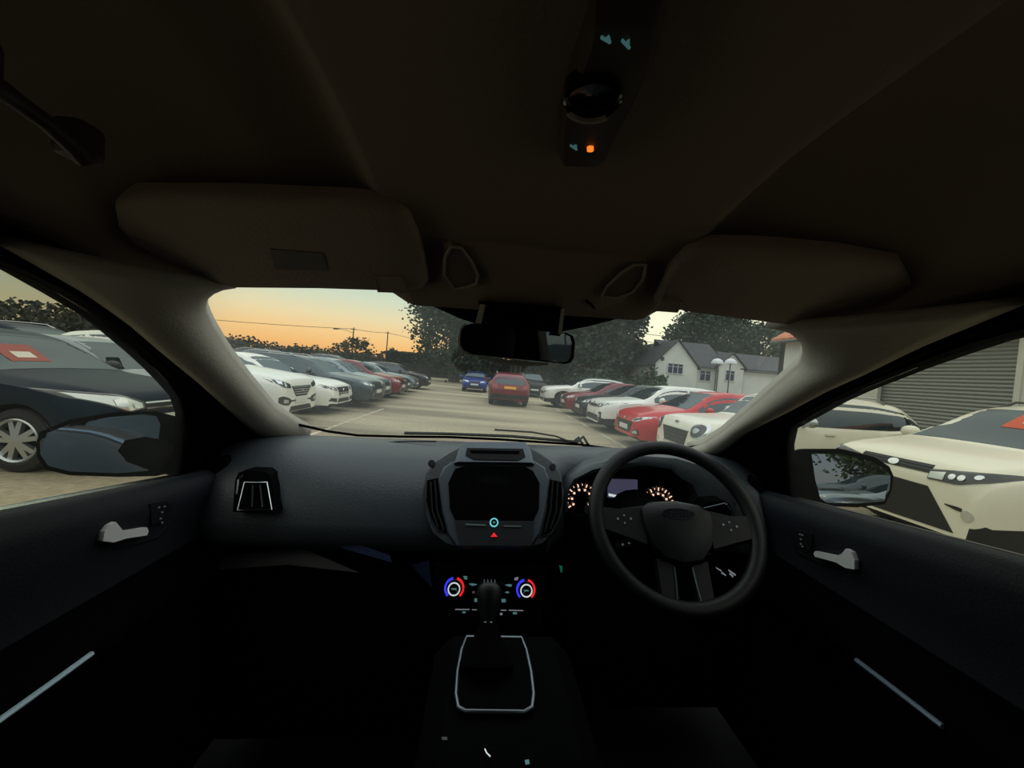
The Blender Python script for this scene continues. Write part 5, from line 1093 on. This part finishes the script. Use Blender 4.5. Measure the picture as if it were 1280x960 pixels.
for sg in (-1, 1):
    s_ = [(sg * .066, .026), (sg * .12, .016), (sg * .165, .018), (sg * .168, -.03), (sg * .12, -.045), (sg * .07, -.062)]
    sp = MB().loft([[Wp(u, v, -.008) for u, v in s_], [Wp(u, v, .012) for u, v in s_], [Wp(u * .98, v * .9, .018) for u, v in s_]], closed=True, cap=True).build('spoke', M_dash2, sw, 40)
    for (u, v, r, m) in ((.098, -.006, .0032, G_whited), (.112, .0, .0026, G_whited), (.126, -.008, .0032, G_whited), (.112, -.016, .0026, G_whited)):
        MB().disc(Wp(sg * u, v, .0215), en, r * .75, .002, 8).build('lit_button', glow('lit_wheel_button', (170, 185, 190), .14), sp)
    pts = [(.092, -.026), (.105, -.029), (.098, -.042), (.109, -.046), (.102, -.052), (.116, -.056)] if sg < 0 else []
    if pts:
        cl_ = MB().plate([Wp(sg * u, v, .0) for u, v in ((.08, -.02), (.12, -.018), (.13, -.06), (.085, -.06))], -en * .01).build('button_pod', M_dash2, sw)
        for u, v in pts: MB().disc(Wp(sg * u, v, .003), en, .0022, .002, 8).build('lit_button', glow('lit_wheel_button', (170, 185, 190), .14), cl_)
    lw = [(sg * .052, -.080), (sg * .05, -.168), (sg * .018, -.170), (sg * .018, -.092)]
    lo_ = MB().loft([[Wp(u, v, -.008) for u, v in lw], [Wp(u, v, .012) for u, v in lw]], closed=True, cap=True).build('lower_spoke', M_dash2, sw)
    MB().tube([Wp(sg * .018, -.094, .013), Wp(sg * .02, -.13, .014), Wp(sg * .024, -.162, .013), Wp(sg * .046, -.164, .013)], .0016, 6).build('spoke_trim', M_satin, lo_)
em = [(.034 * cos(2 * pi * k / 28), .011 * sin(2 * pi * k / 28) + .006) for k in range(28)]
e1 = MB().loft([[Wp(u, v, .028) for u, v in em], [Wp(u, v, .0365) for u, v in em]], closed=True, cap=True).build('emblem', mat('emblem_blue', (16, 20, 30), .3, .3), sw, 40)
MB().tube([Wp(u * 1.0, v, .037) for u, v in em], .0007, 6, True).build('emblem_rim', M_satind, e1)
tcu = bpy.data.curves.new('emblem_lettering', 'FONT'); tcu.body = 'Ford'; tcu.size = .021; tcu.shear = .35; tcu.align_x = 'CENTER'; tcu.align_y = 'CENTER'; tcu.extrude = .0004
to = bpy.data.objects.new('emblem_lettering', tcu); COL.objects.link(to); tcu.materials.append(M_dash2)
mw = Matrix((ex, ez, en)).transposed().to_4x4(); mw.translation = Wp(0, .006, .0372); to.matrix_world = mw
dg = bpy.context.evaluated_depsgraph_get(); tme = bpy.data.meshes.new_from_object(to.evaluated_get(dg)); tme.transform(mw); bpy.data.objects.remove(to)
to = bpy.data.objects.new('emblem_lettering', tme); COL.objects.link(to); to.parent = e1

# centre console -----------------------------------------------------
cn = thing('centre_console', 'black centre console with a gear lever between the front seats', 'console', (CX, .5, .6))
MB().loft([[(CX + sx * w, y, z) for sx, w, z in ((-1, .13, .45), (-1, .115, zt - .03), (-1, .085, zt), (1, .085, zt), (1, .115, zt - .03), (1, .13, .45))] for y, zt in ((.92, .88), (.80, .91), (.72, .965), (.655, 1.022), (.62, 1.028), (.45, 1.028), (.3, 1.02), (-.1, 1.02), (-.5, 1.0))], cap=True).build('body', M_black, cn, 40)
go = [V(p) for p in [(-0.0084, 0.6366, 1.034), (-0.0146, 0.6066, 1.034), (-0.0176, 0.5605, 1.034), (-0.0169, 0.5208, 1.034), (-0.0122, 0.5005, 1.034), (-0.0024, 0.4944, 1.034), (0.0746, 0.4927, 1.034), (0.0861, 0.4999, 1.034), (0.0909, 0.5205, 1.034), (0.0923, 0.5607, 1.034), (0.09, 0.6075, 1.034), (0.0848, 0.6357, 1.034)]]
MB().plate(go, (0, 0, -.01)).build('gear_plate', M_black, cn)
gs = MB().tube(go, .0026, 8, True).build('gear_surround', mat('gear_surround_satin', (120, 128, 136), .35, .8), cn, 50)
kn = V((0.0253, 0.62, 1.1047)); gb = V((kn.x, .575, 1.034))
gl = MB().lathe([(0, .042), (.015, .034), (.035, .022), (.055, .013)], gb, (kn - gb), 20).build('gear_lever', M_black, cn, 50)
ax = (kn - gb).normalized()
MB().lathe([(.05, .012), (.058, .012), (.06, .009)], gb, ax, 18).build('lever_collar', M_chr, gl, 50)
MB().lathe([(-.035, .010), (-.02, .014), (0, .019), (.012, .0205), (.022, .018), (.027, .011), (.028, .001)], kn, ax, 22).build('gear_knob', M_dash2, gl, 60)
kp = kn + ax * .0285
for a, b in (((-.009, .006), (-.009, -.006)), ((-.003, .006), (-.003, -.006)), ((.003, .006), (.003, -.006)), ((.009, .006), (.009, -.006)), ((-.009, 0), (.009, 0))):
    MB().tube([kp + V((a[0], a[1] * .9, a[1] * .2)), kp + V((b[0], b[1] * .9, b[1] * .2))], .0007, 5).build('shift_pattern', M_satin, gl)
for p in ((0.0237, 0.5925, 1.06), (0.0363, 0.5945, 1.06)): MB().disc(V(p), (0, -.6, .8), .003, .002, 10).build('shaft_glint', M_chr, gl)  # chrome dots stand in for reflections on the lever shaft
MB().plate([(0.0699, 0.4335, 1.03), (0.0747, 0.4344, 1.03), (0.0751, 0.4297, 1.03), (0.0703, 0.4289, 1.03)], (0, 0, -.001)).build('lit_switch', G_teald, cn)
MB().tube([V(p) for p in [(0.023, 0.4445, 1.032), (0.0249, 0.4397, 1.032), (0.0296, 0.4349, 1.032)]], .0015, 6).build('chrome_arc', M_chr, cn)
MB().plate([(-0.0299, 0.4632, 1.03), (-0.023, 0.4632, 1.03), (-0.0226, 0.4591, 1.03), (-0.0284, 0.4591, 1.03)], (0, 0, -.001)).build('switch_edge', M_satind, cn)

# doors --------------------------------------------------------------
def belt_z(y): return 1.247 - .117 * (min(y, 1.0) - .593) if y > .2 else 1.293 + .03 * (.2 - y)
for i, sg in enumerate((-1, 1)):
    ys_ = [-.48, -.2, .1, .3, .45, .6, .75, .9, 1.0, 1.1, 1.2]
    prof = lambda y: [(.775, belt_z(y) - .02), (.74, belt_z(y) - .004), (.715, belt_z(y) + .002), (.695, belt_z(y) - .012), (.688, belt_z(y) - .05), (.694, 1.13), (.70, 1.06), (.685, 1.02), (.668, 1.0), (.664, .982), (.668, .962), (.70, .93), (.71, .8), (.70, .5)]
    q = MB().loft([[(CX + sg * w, y, z) for w, z in prof(y)] for y in ys_], cap=True)
    for k in range((len(ys_) - 1) * 13):
        if k % 13 >= 6: q.m[k] = 1  # black lower trim; also paints in the shade towards the floor
    d = q.build('door_%d' % (i + 1), [M_door, M_black], None, 50); cab(d, kind='structure')
    MB().loft([[(CX + sg * w, y, z) for w, z in ((.775, belt_z(y) - .02), (.80, belt_z(y) - .03), (.86, 1.1), (.90, .9), (.88, .5), (.82, .42))] for y in ys_]).build('outer_skin', M_ownpaint, d, 50)
    MB().tube([(CX + sg * .782, y, belt_z(y) - .016) for y in ys_], .008, 6).build('belt_moulding', M_chr if sg < 0 else M_satind, d, 50)
    MB().tube([V(p) for p in (([(-0.609, 0.7001, 0.9903), (-0.609, 0.6523, 0.9904), (-0.609, 0.5897, 0.9896), (-0.609, 0.5343, 0.9896), (-0.609, 0.4889, 0.9886)])[1:] if sg < 0 else ([(0.717, 0.7237, 0.9772), (0.717, 0.656, 0.9821), (0.717, 0.5859, 0.9833), (0.717, 0.5199, 0.9833), (0.717, 0.4545, 0.9832)])[1:4])], .0042, 6).build('chrome_strip', mat('lit_chrome_strip', (200, 226, 238), .25, .1) if sg < 0 else mat('shaded_chrome_strip', (130, 146, 160), .3, .2), d, 50)  # chrome reflections put into the colour, brighter on the left door
    if sg < 0:
        hx = [(-0.636, 0.6843, 1.1601), (-0.636, 0.6866, 1.1755), (-0.636, 0.6946, 1.1833), (-0.636, 0.7057, 1.1844), (-0.636, 0.7148, 1.1709), (-0.636, 0.721, 1.1612), (-0.636, 0.7692, 1.1487), (-0.636, 0.7729, 1.1395), (-0.636, 0.7697, 1.1331), (-0.636, 0.7259, 1.146), (-0.636, 0.7039, 1.1487)]
        rec = [(-0.642, 0.6869, 1.1506), (-0.642, 0.6966, 1.1933), (-0.642, 0.7311, 1.2005), (-0.642, 0.7978, 1.196), (-0.642, 0.8407, 1.1819), (-0.642, 0.8582, 1.1589), (-0.642, 0.8468, 1.1288), (-0.642, 0.8119, 1.1099), (-0.642, 0.7333, 1.1236)]
        pn = [(-0.638, 0.7824, 1.1887), (-0.638, 0.8216, 1.1817), (-0.638, 0.8362, 1.1633), (-0.638, 0.8231, 1.1416), (-0.638, 0.7874, 1.146)]; ic = [(-0.636, 0.8002, 1.1761), (-0.636, 0.8136, 1.1731), (-0.636, 0.8082, 1.1636), (-0.636, 0.8048, 1.1519), (-0.636, 0.809, 1.1422)]
    else:
        hx = [(0.746, 0.6906, 1.136), (0.746, 0.6921, 1.1542), (0.746, 0.6997, 1.1665), (0.746, 0.7114, 1.1674), (0.746, 0.7189, 1.1541), (0.746, 0.7285, 1.1445), (0.746, 0.7803, 1.1301), (0.746, 0.7837, 1.1231), (0.746, 0.7792, 1.1182), (0.746, 0.7309, 1.13), (0.746, 0.7099, 1.1292)]
        rec = [(0.752, 0.6895, 1.1303), (0.752, 0.7021, 1.1654), (0.752, 0.7324, 1.1811), (0.752, 0.8203, 1.1725), (0.752, 0.8596, 1.1529), (0.752, 0.8617, 1.1249), (0.752, 0.8449, 1.0979), (0.752, 0.7725, 1.104)]
        pn = [(0.748, 0.7975, 1.1599), (0.748, 0.8408, 1.1528), (0.748, 0.8507, 1.1334), (0.748, 0.8326, 1.1149), (0.748, 0.7984, 1.1234)]; ic = [(0.746, 0.8266, 1.1475), (0.746, 0.82, 1.1484), (0.746, 0.8235, 1.1376), (0.746, 0.8225, 1.1269), (0.746, 0.8177, 1.1235)]
    rc = sum([V(p) for p in rec], V()) / len(rec); inn = V((sg * -1, 0, 0))
    rb = MB().loft([[V(p) - inn * .02 for p in rec], [V(p) + inn * .004 for p in rec], [V(p).lerp(rc, .06) + inn * .004 for p in rec], [V(p).lerp(rc, .10) - inn * .004 for p in rec]], closed=True, cap=True).build('handle_bezel', M_dash2, d, 40)
    cu_ = MB().plate([V(p).lerp(rc, .16) - inn * .003 for p in rec], inn * .001).build('handle_cup', M_black, d)
    MB().plate([V(p) for p in hx], inn * .010).build('door_handle', mat('pale_sheen_handle', (238, 238, 236), .3, .15), d)  # near-white colour stands in for window light reflected by the chrome
    q = MB().plate([V(p) + inn * .0 for p in pn], inn * .006).build('switch_panel', M_dash2, d)
    for p in ic: MB().disc(V(p) + inn * .007, inn, .0018, .002, 8).build('lit_icon', glow('lit_door_icon', (150, 165, 165), .12), q)
    # window pane and front sail
    pts = [V(p) for p in ((C_l if sg < 0 else C_r))]
    xw = lambda z: CX + sg * (.735 - (z - 1.25) * .3514)
    pane_ = [(xw(1.6), -.48, 1.6)] + [tuple(p + V((sg * .008, 0, 0))) for p in pts] + [(xw(belt_z(y) - .03) + sg * .008, y, belt_z(y) - .03) for y in (.9, .6, .3, -.1, -.48)]
    wn = MB().plate(pane_, (sg * .003, 0, 0)).build('window_%d' % (i + 2), glass_mat('side_glass_%d' % i, (240, 240, 232), .012, .008)); cab(wn, kind='structure')

# door mirrors -------------------------------------------------------
for nm, gl_, hs, n_, arm, l in ((0, [(-0.9839, 0.927, 1.2687), (-0.9756, 0.9328, 1.2879), (-0.9416, 0.9522, 1.3087), (-0.8863, 0.9823, 1.3226), (-0.8363, 1.0088, 1.3279), (-0.815, 1.0196, 1.3237), (-0.807, 1.0222, 1.3036), (-0.8077, 1.0177, 1.2518), (-0.8195, 1.0066, 1.1895), (-0.8651, 0.9826, 1.188), (-0.9365, 0.9462, 1.1987), (-0.9684, 0.9307, 1.2142), (-0.9809, 0.9262, 1.2401)], [(-0.9898, 0.9233, 1.2619), (-0.9864, 0.9273, 1.2901), (-0.9468, 0.9503, 1.3179), (-0.8809, 0.986, 1.3341), (-0.8172, 1.0195, 1.3357), (-0.7795, 1.038, 1.3213), (-0.7585, 1.0473, 1.3004), (-0.7532, 1.0453, 1.2405), (-0.7623, 1.0361, 1.1841), (-0.8066, 1.0121, 1.1744), (-0.8645, 0.9822, 1.1785), (-0.9382, 0.9446, 1.1897), (-0.9722, 0.9281, 1.2056), (-0.9858, 0.9232, 1.2333)], (.46, -.88, .07), [(-0.7609, 1, 1.2193), (-0.7505, 1.08, 1.1905)], 'dark door mirror outside the passenger window in front of the dark crossover'),
        (1, [(0.9382, 1.0337, 1.2985), (1.0088, 1.0141, 1.3056), (1.0735, 0.9941, 1.2924), (1.1114, 0.9815, 1.2746), (1.1219, 0.9769, 1.2584), (1.1177, 0.9742, 1.2191), (1.1047, 0.9749, 1.1874), (1.0446, 0.9908, 1.1733), (0.9737, 1.0105, 1.1664), (0.9586, 1.016, 1.1778), (0.9474, 1.0239, 1.2254)], [(0.8795, 1.0501, 1.2926), (0.9227, 1.0394, 1.3105), (1.0126, 1.0143, 1.3194), (1.0865, 0.9916, 1.3047), (1.1205, 0.9796, 1.2821), (1.1291, 0.9749, 1.2592), (1.1248, 0.9721, 1.2178), (1.1099, 0.9726, 1.1794), (1.0445, 0.9898, 1.1624), (0.9509, 1.016, 1.1547), (0.897, 1.0319, 1.1589), (0.8814, 1.0422, 1.2178)], (-.276, -.958, .094), [(0.9585, 1.1, 1.2043), (0.9248, 1.12, 1.1849)], 'dark door mirror outside the driver window reflecting sky and a tree')):
    n_ = V(n_).normalized(); hp = [V(p) for p in hs]; hc = sum(hp, V()) / len(hp)
    t = thing('door_mirror', l, 'mirror', tuple(hc), 'door mirrors of this car')
    MB().loft([[p.lerp(hc, .5) - n_ * .10 for p in hp], [p.lerp(hc, .2) - n_ * .075 for p in hp], [p.lerp(hc, .03) - n_ * .03 for p in hp], [p + n_ * .002 for p in hp], [p.lerp(hc, .05) + n_ * .003 for p in hp]], closed=True, cap=True).build('housing', M_black, t, 50)
    MB().plate([V(p) + n_ * .005 for p in gl_], -n_ * .002).build('mirror_glass', mat('door_mirror_glass', (215, 220, 224), .01, 1.), t)
    MB().tube([hc - n_ * .05, V(arm[0]), V(arm[1]) - V((0, 0, .02))], [.045, .035, .03], 10).build('arm', M_black, t, 50)
    sg = -1 if nm == 0 else 1
    ss = [(-0.6329, 0.8716, 1.384), (-0.6751, 0.9443, 1.2639), (-0.6975, 0.9532, 1.2003), (-0.7123, 1.3846, 1.1581)] if nm == 0 else [(0.74, 0.9004, 1.3924), (0.7667, 0.9258, 1.3165), (0.8141, 0.9518, 1.1813), (0.7894, 1.2373, 1.2516)]
    cab(MB().plate([V(p) for p in (ss[0], ss[1], ss[2], ss[3])], (sg * .012, 0, 0)).build('trim_%d' % (nm + 6), M_black), kind='structure')

# front seats behind the eye, added to darken mirrors and block light ---------------------------------------------------------
M_seat = mat('seat_cloth', (20, 20, 22), .9, spec=.1, bump=(300, .2))
for x, l in ((CX + .37, 'dark cloth driver seat behind the steering wheel'), (CX - .37, 'dark cloth passenger seat facing the glovebox')):
    s_ = thing('car_seat', l, 'seat', (x, -.1, .45), 'front seats')
    MB().box((x, .05, .66), (.50, .50, .20), bev=.06).build('cushion', M_seat, s_, 50)
    MB().loft([[(x + sx * w, y + dy, z) for sx, dy in ((-1, 0), (-.7, .05), (.7, .05), (1, 0), (.8, -.09), (-.8, -.09))] for z, w, y in ((.72, .24, -.19), (.9, .26, -.23), (1.15, .25, -.29), (1.30, .19, -.33))], closed=True, cap=True).build('backrest', M_seat, s_, 60)
    MB().box((x, -.37, 1.42), (.26, .10, .17), bev=.04).build('headrest', M_seat, s_, 60)
    MB().tube([(x - .06, -.36, 1.27), (x - .06, -.37, 1.36)], .007, 8).tube([(x + .06, -.36, 1.27), (x + .06, -.37, 1.36)], .007, 8).build('headrest_post', M_dash2, s_, 50)

# unseen rear of the cabin, closed to keep light out, floor and bonnet -----------------------------------
for i, sg in enumerate((-1, 1)):
    w = MB(); X1, X2 = CX + sg * .72, CX + sg * .57
    def quad(y0, y1, z0, z1):
        xa = CX + sg * (.735 - max(0, z0 - 1.25) * .3514); xb = CX + sg * (.735 - max(0, z1 - 1.25) * .3514)
        w.plate([(xa, y0, z0), (xa, y1, z0), (xb, y1, z1), (xb, y0, z1)], (sg * .05, 0, 0))
    quad(-.58, -.42, 1.2, 1.64); quad(-1.75, -.42, .42, 1.25); quad(-1.75, -1.35, 1.25, 1.64); quad(-1.75, -.42, 1.57, 1.66)
    o = w.build(('wall_left', 'wall_right')[i], M_dash2); cab(o, kind='structure')
    g = MB(); xa = CX + sg * .745; xb = CX + sg * .635
    g.plate([(xa, -1.37, 1.24), (xa, -.56, 1.24), (xb, -.56, 1.58), (xb, -1.37, 1.58)], (sg * .004, 0, 0))
    cab(g.build('window_%d' % (i + 4), glass_mat('darkened_rear_glass_%d' % i, (70, 76, 80), .02)), kind='structure')  # dark tint added to hold back light from behind
cab(MB().plate([(CX - .75, -1.75, .42), (CX + .75, -1.75, .42), (CX + .68, -1.75, 1.68), (CX - .68, -1.75, 1.68)], (0, -.05, 0)).build('wall_back', M_dash2), kind='structure')
cab(MB().plate([(CX - .85, -1.75, .42), (CX + .85, -1.75, .42), (CX + .85, 1.3, .42), (CX - .85, 1.3, .42)], (0, 0, -.05)).build('floor', M_carpet), kind='structure')
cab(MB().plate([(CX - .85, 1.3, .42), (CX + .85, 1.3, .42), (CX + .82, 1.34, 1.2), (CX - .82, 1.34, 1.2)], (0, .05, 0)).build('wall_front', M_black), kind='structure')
cab(solid(MB().loft([[(CX + u * .8, y, z - .06 * u * u) for u in (-1, -.6, -.2, .2, .6, 1)] for y, z in ((1.36, 1.20), (1.6, 1.10), (2.0, 1.03), (2.35, .92), (2.5, .7))]).build('trim_8', M_ownpaint, None, 60), .01), kind='structure')

# settle the cabin on its wheels: the car leans 1.8 degrees against the level
T = Matrix.Translation((0, 0, H)) @ Matrix.Rotation(RAD(-1.8), 4, fwd) @ Matrix.Translation((0, 0, -H))
for o in CABIN:
    if o.type == 'EMPTY':
        off = o.location.copy()
        for ch in o.children: ch.location = -off
        o.matrix_world = T @ Matrix.Translation(off)
    else:
        o.matrix_world = T
card('orange price card behind the windscreen of the white SUV outside the driver window', rav, 1.42, 1.72, -.10, .28, M_orange, (.3, .3, .4, .35))
card('faded red and white card behind the windscreen of the dark crossover', scross, 1.42, 1.70, -.42, -.02, M_pink, (.2, .25, .35, .5))
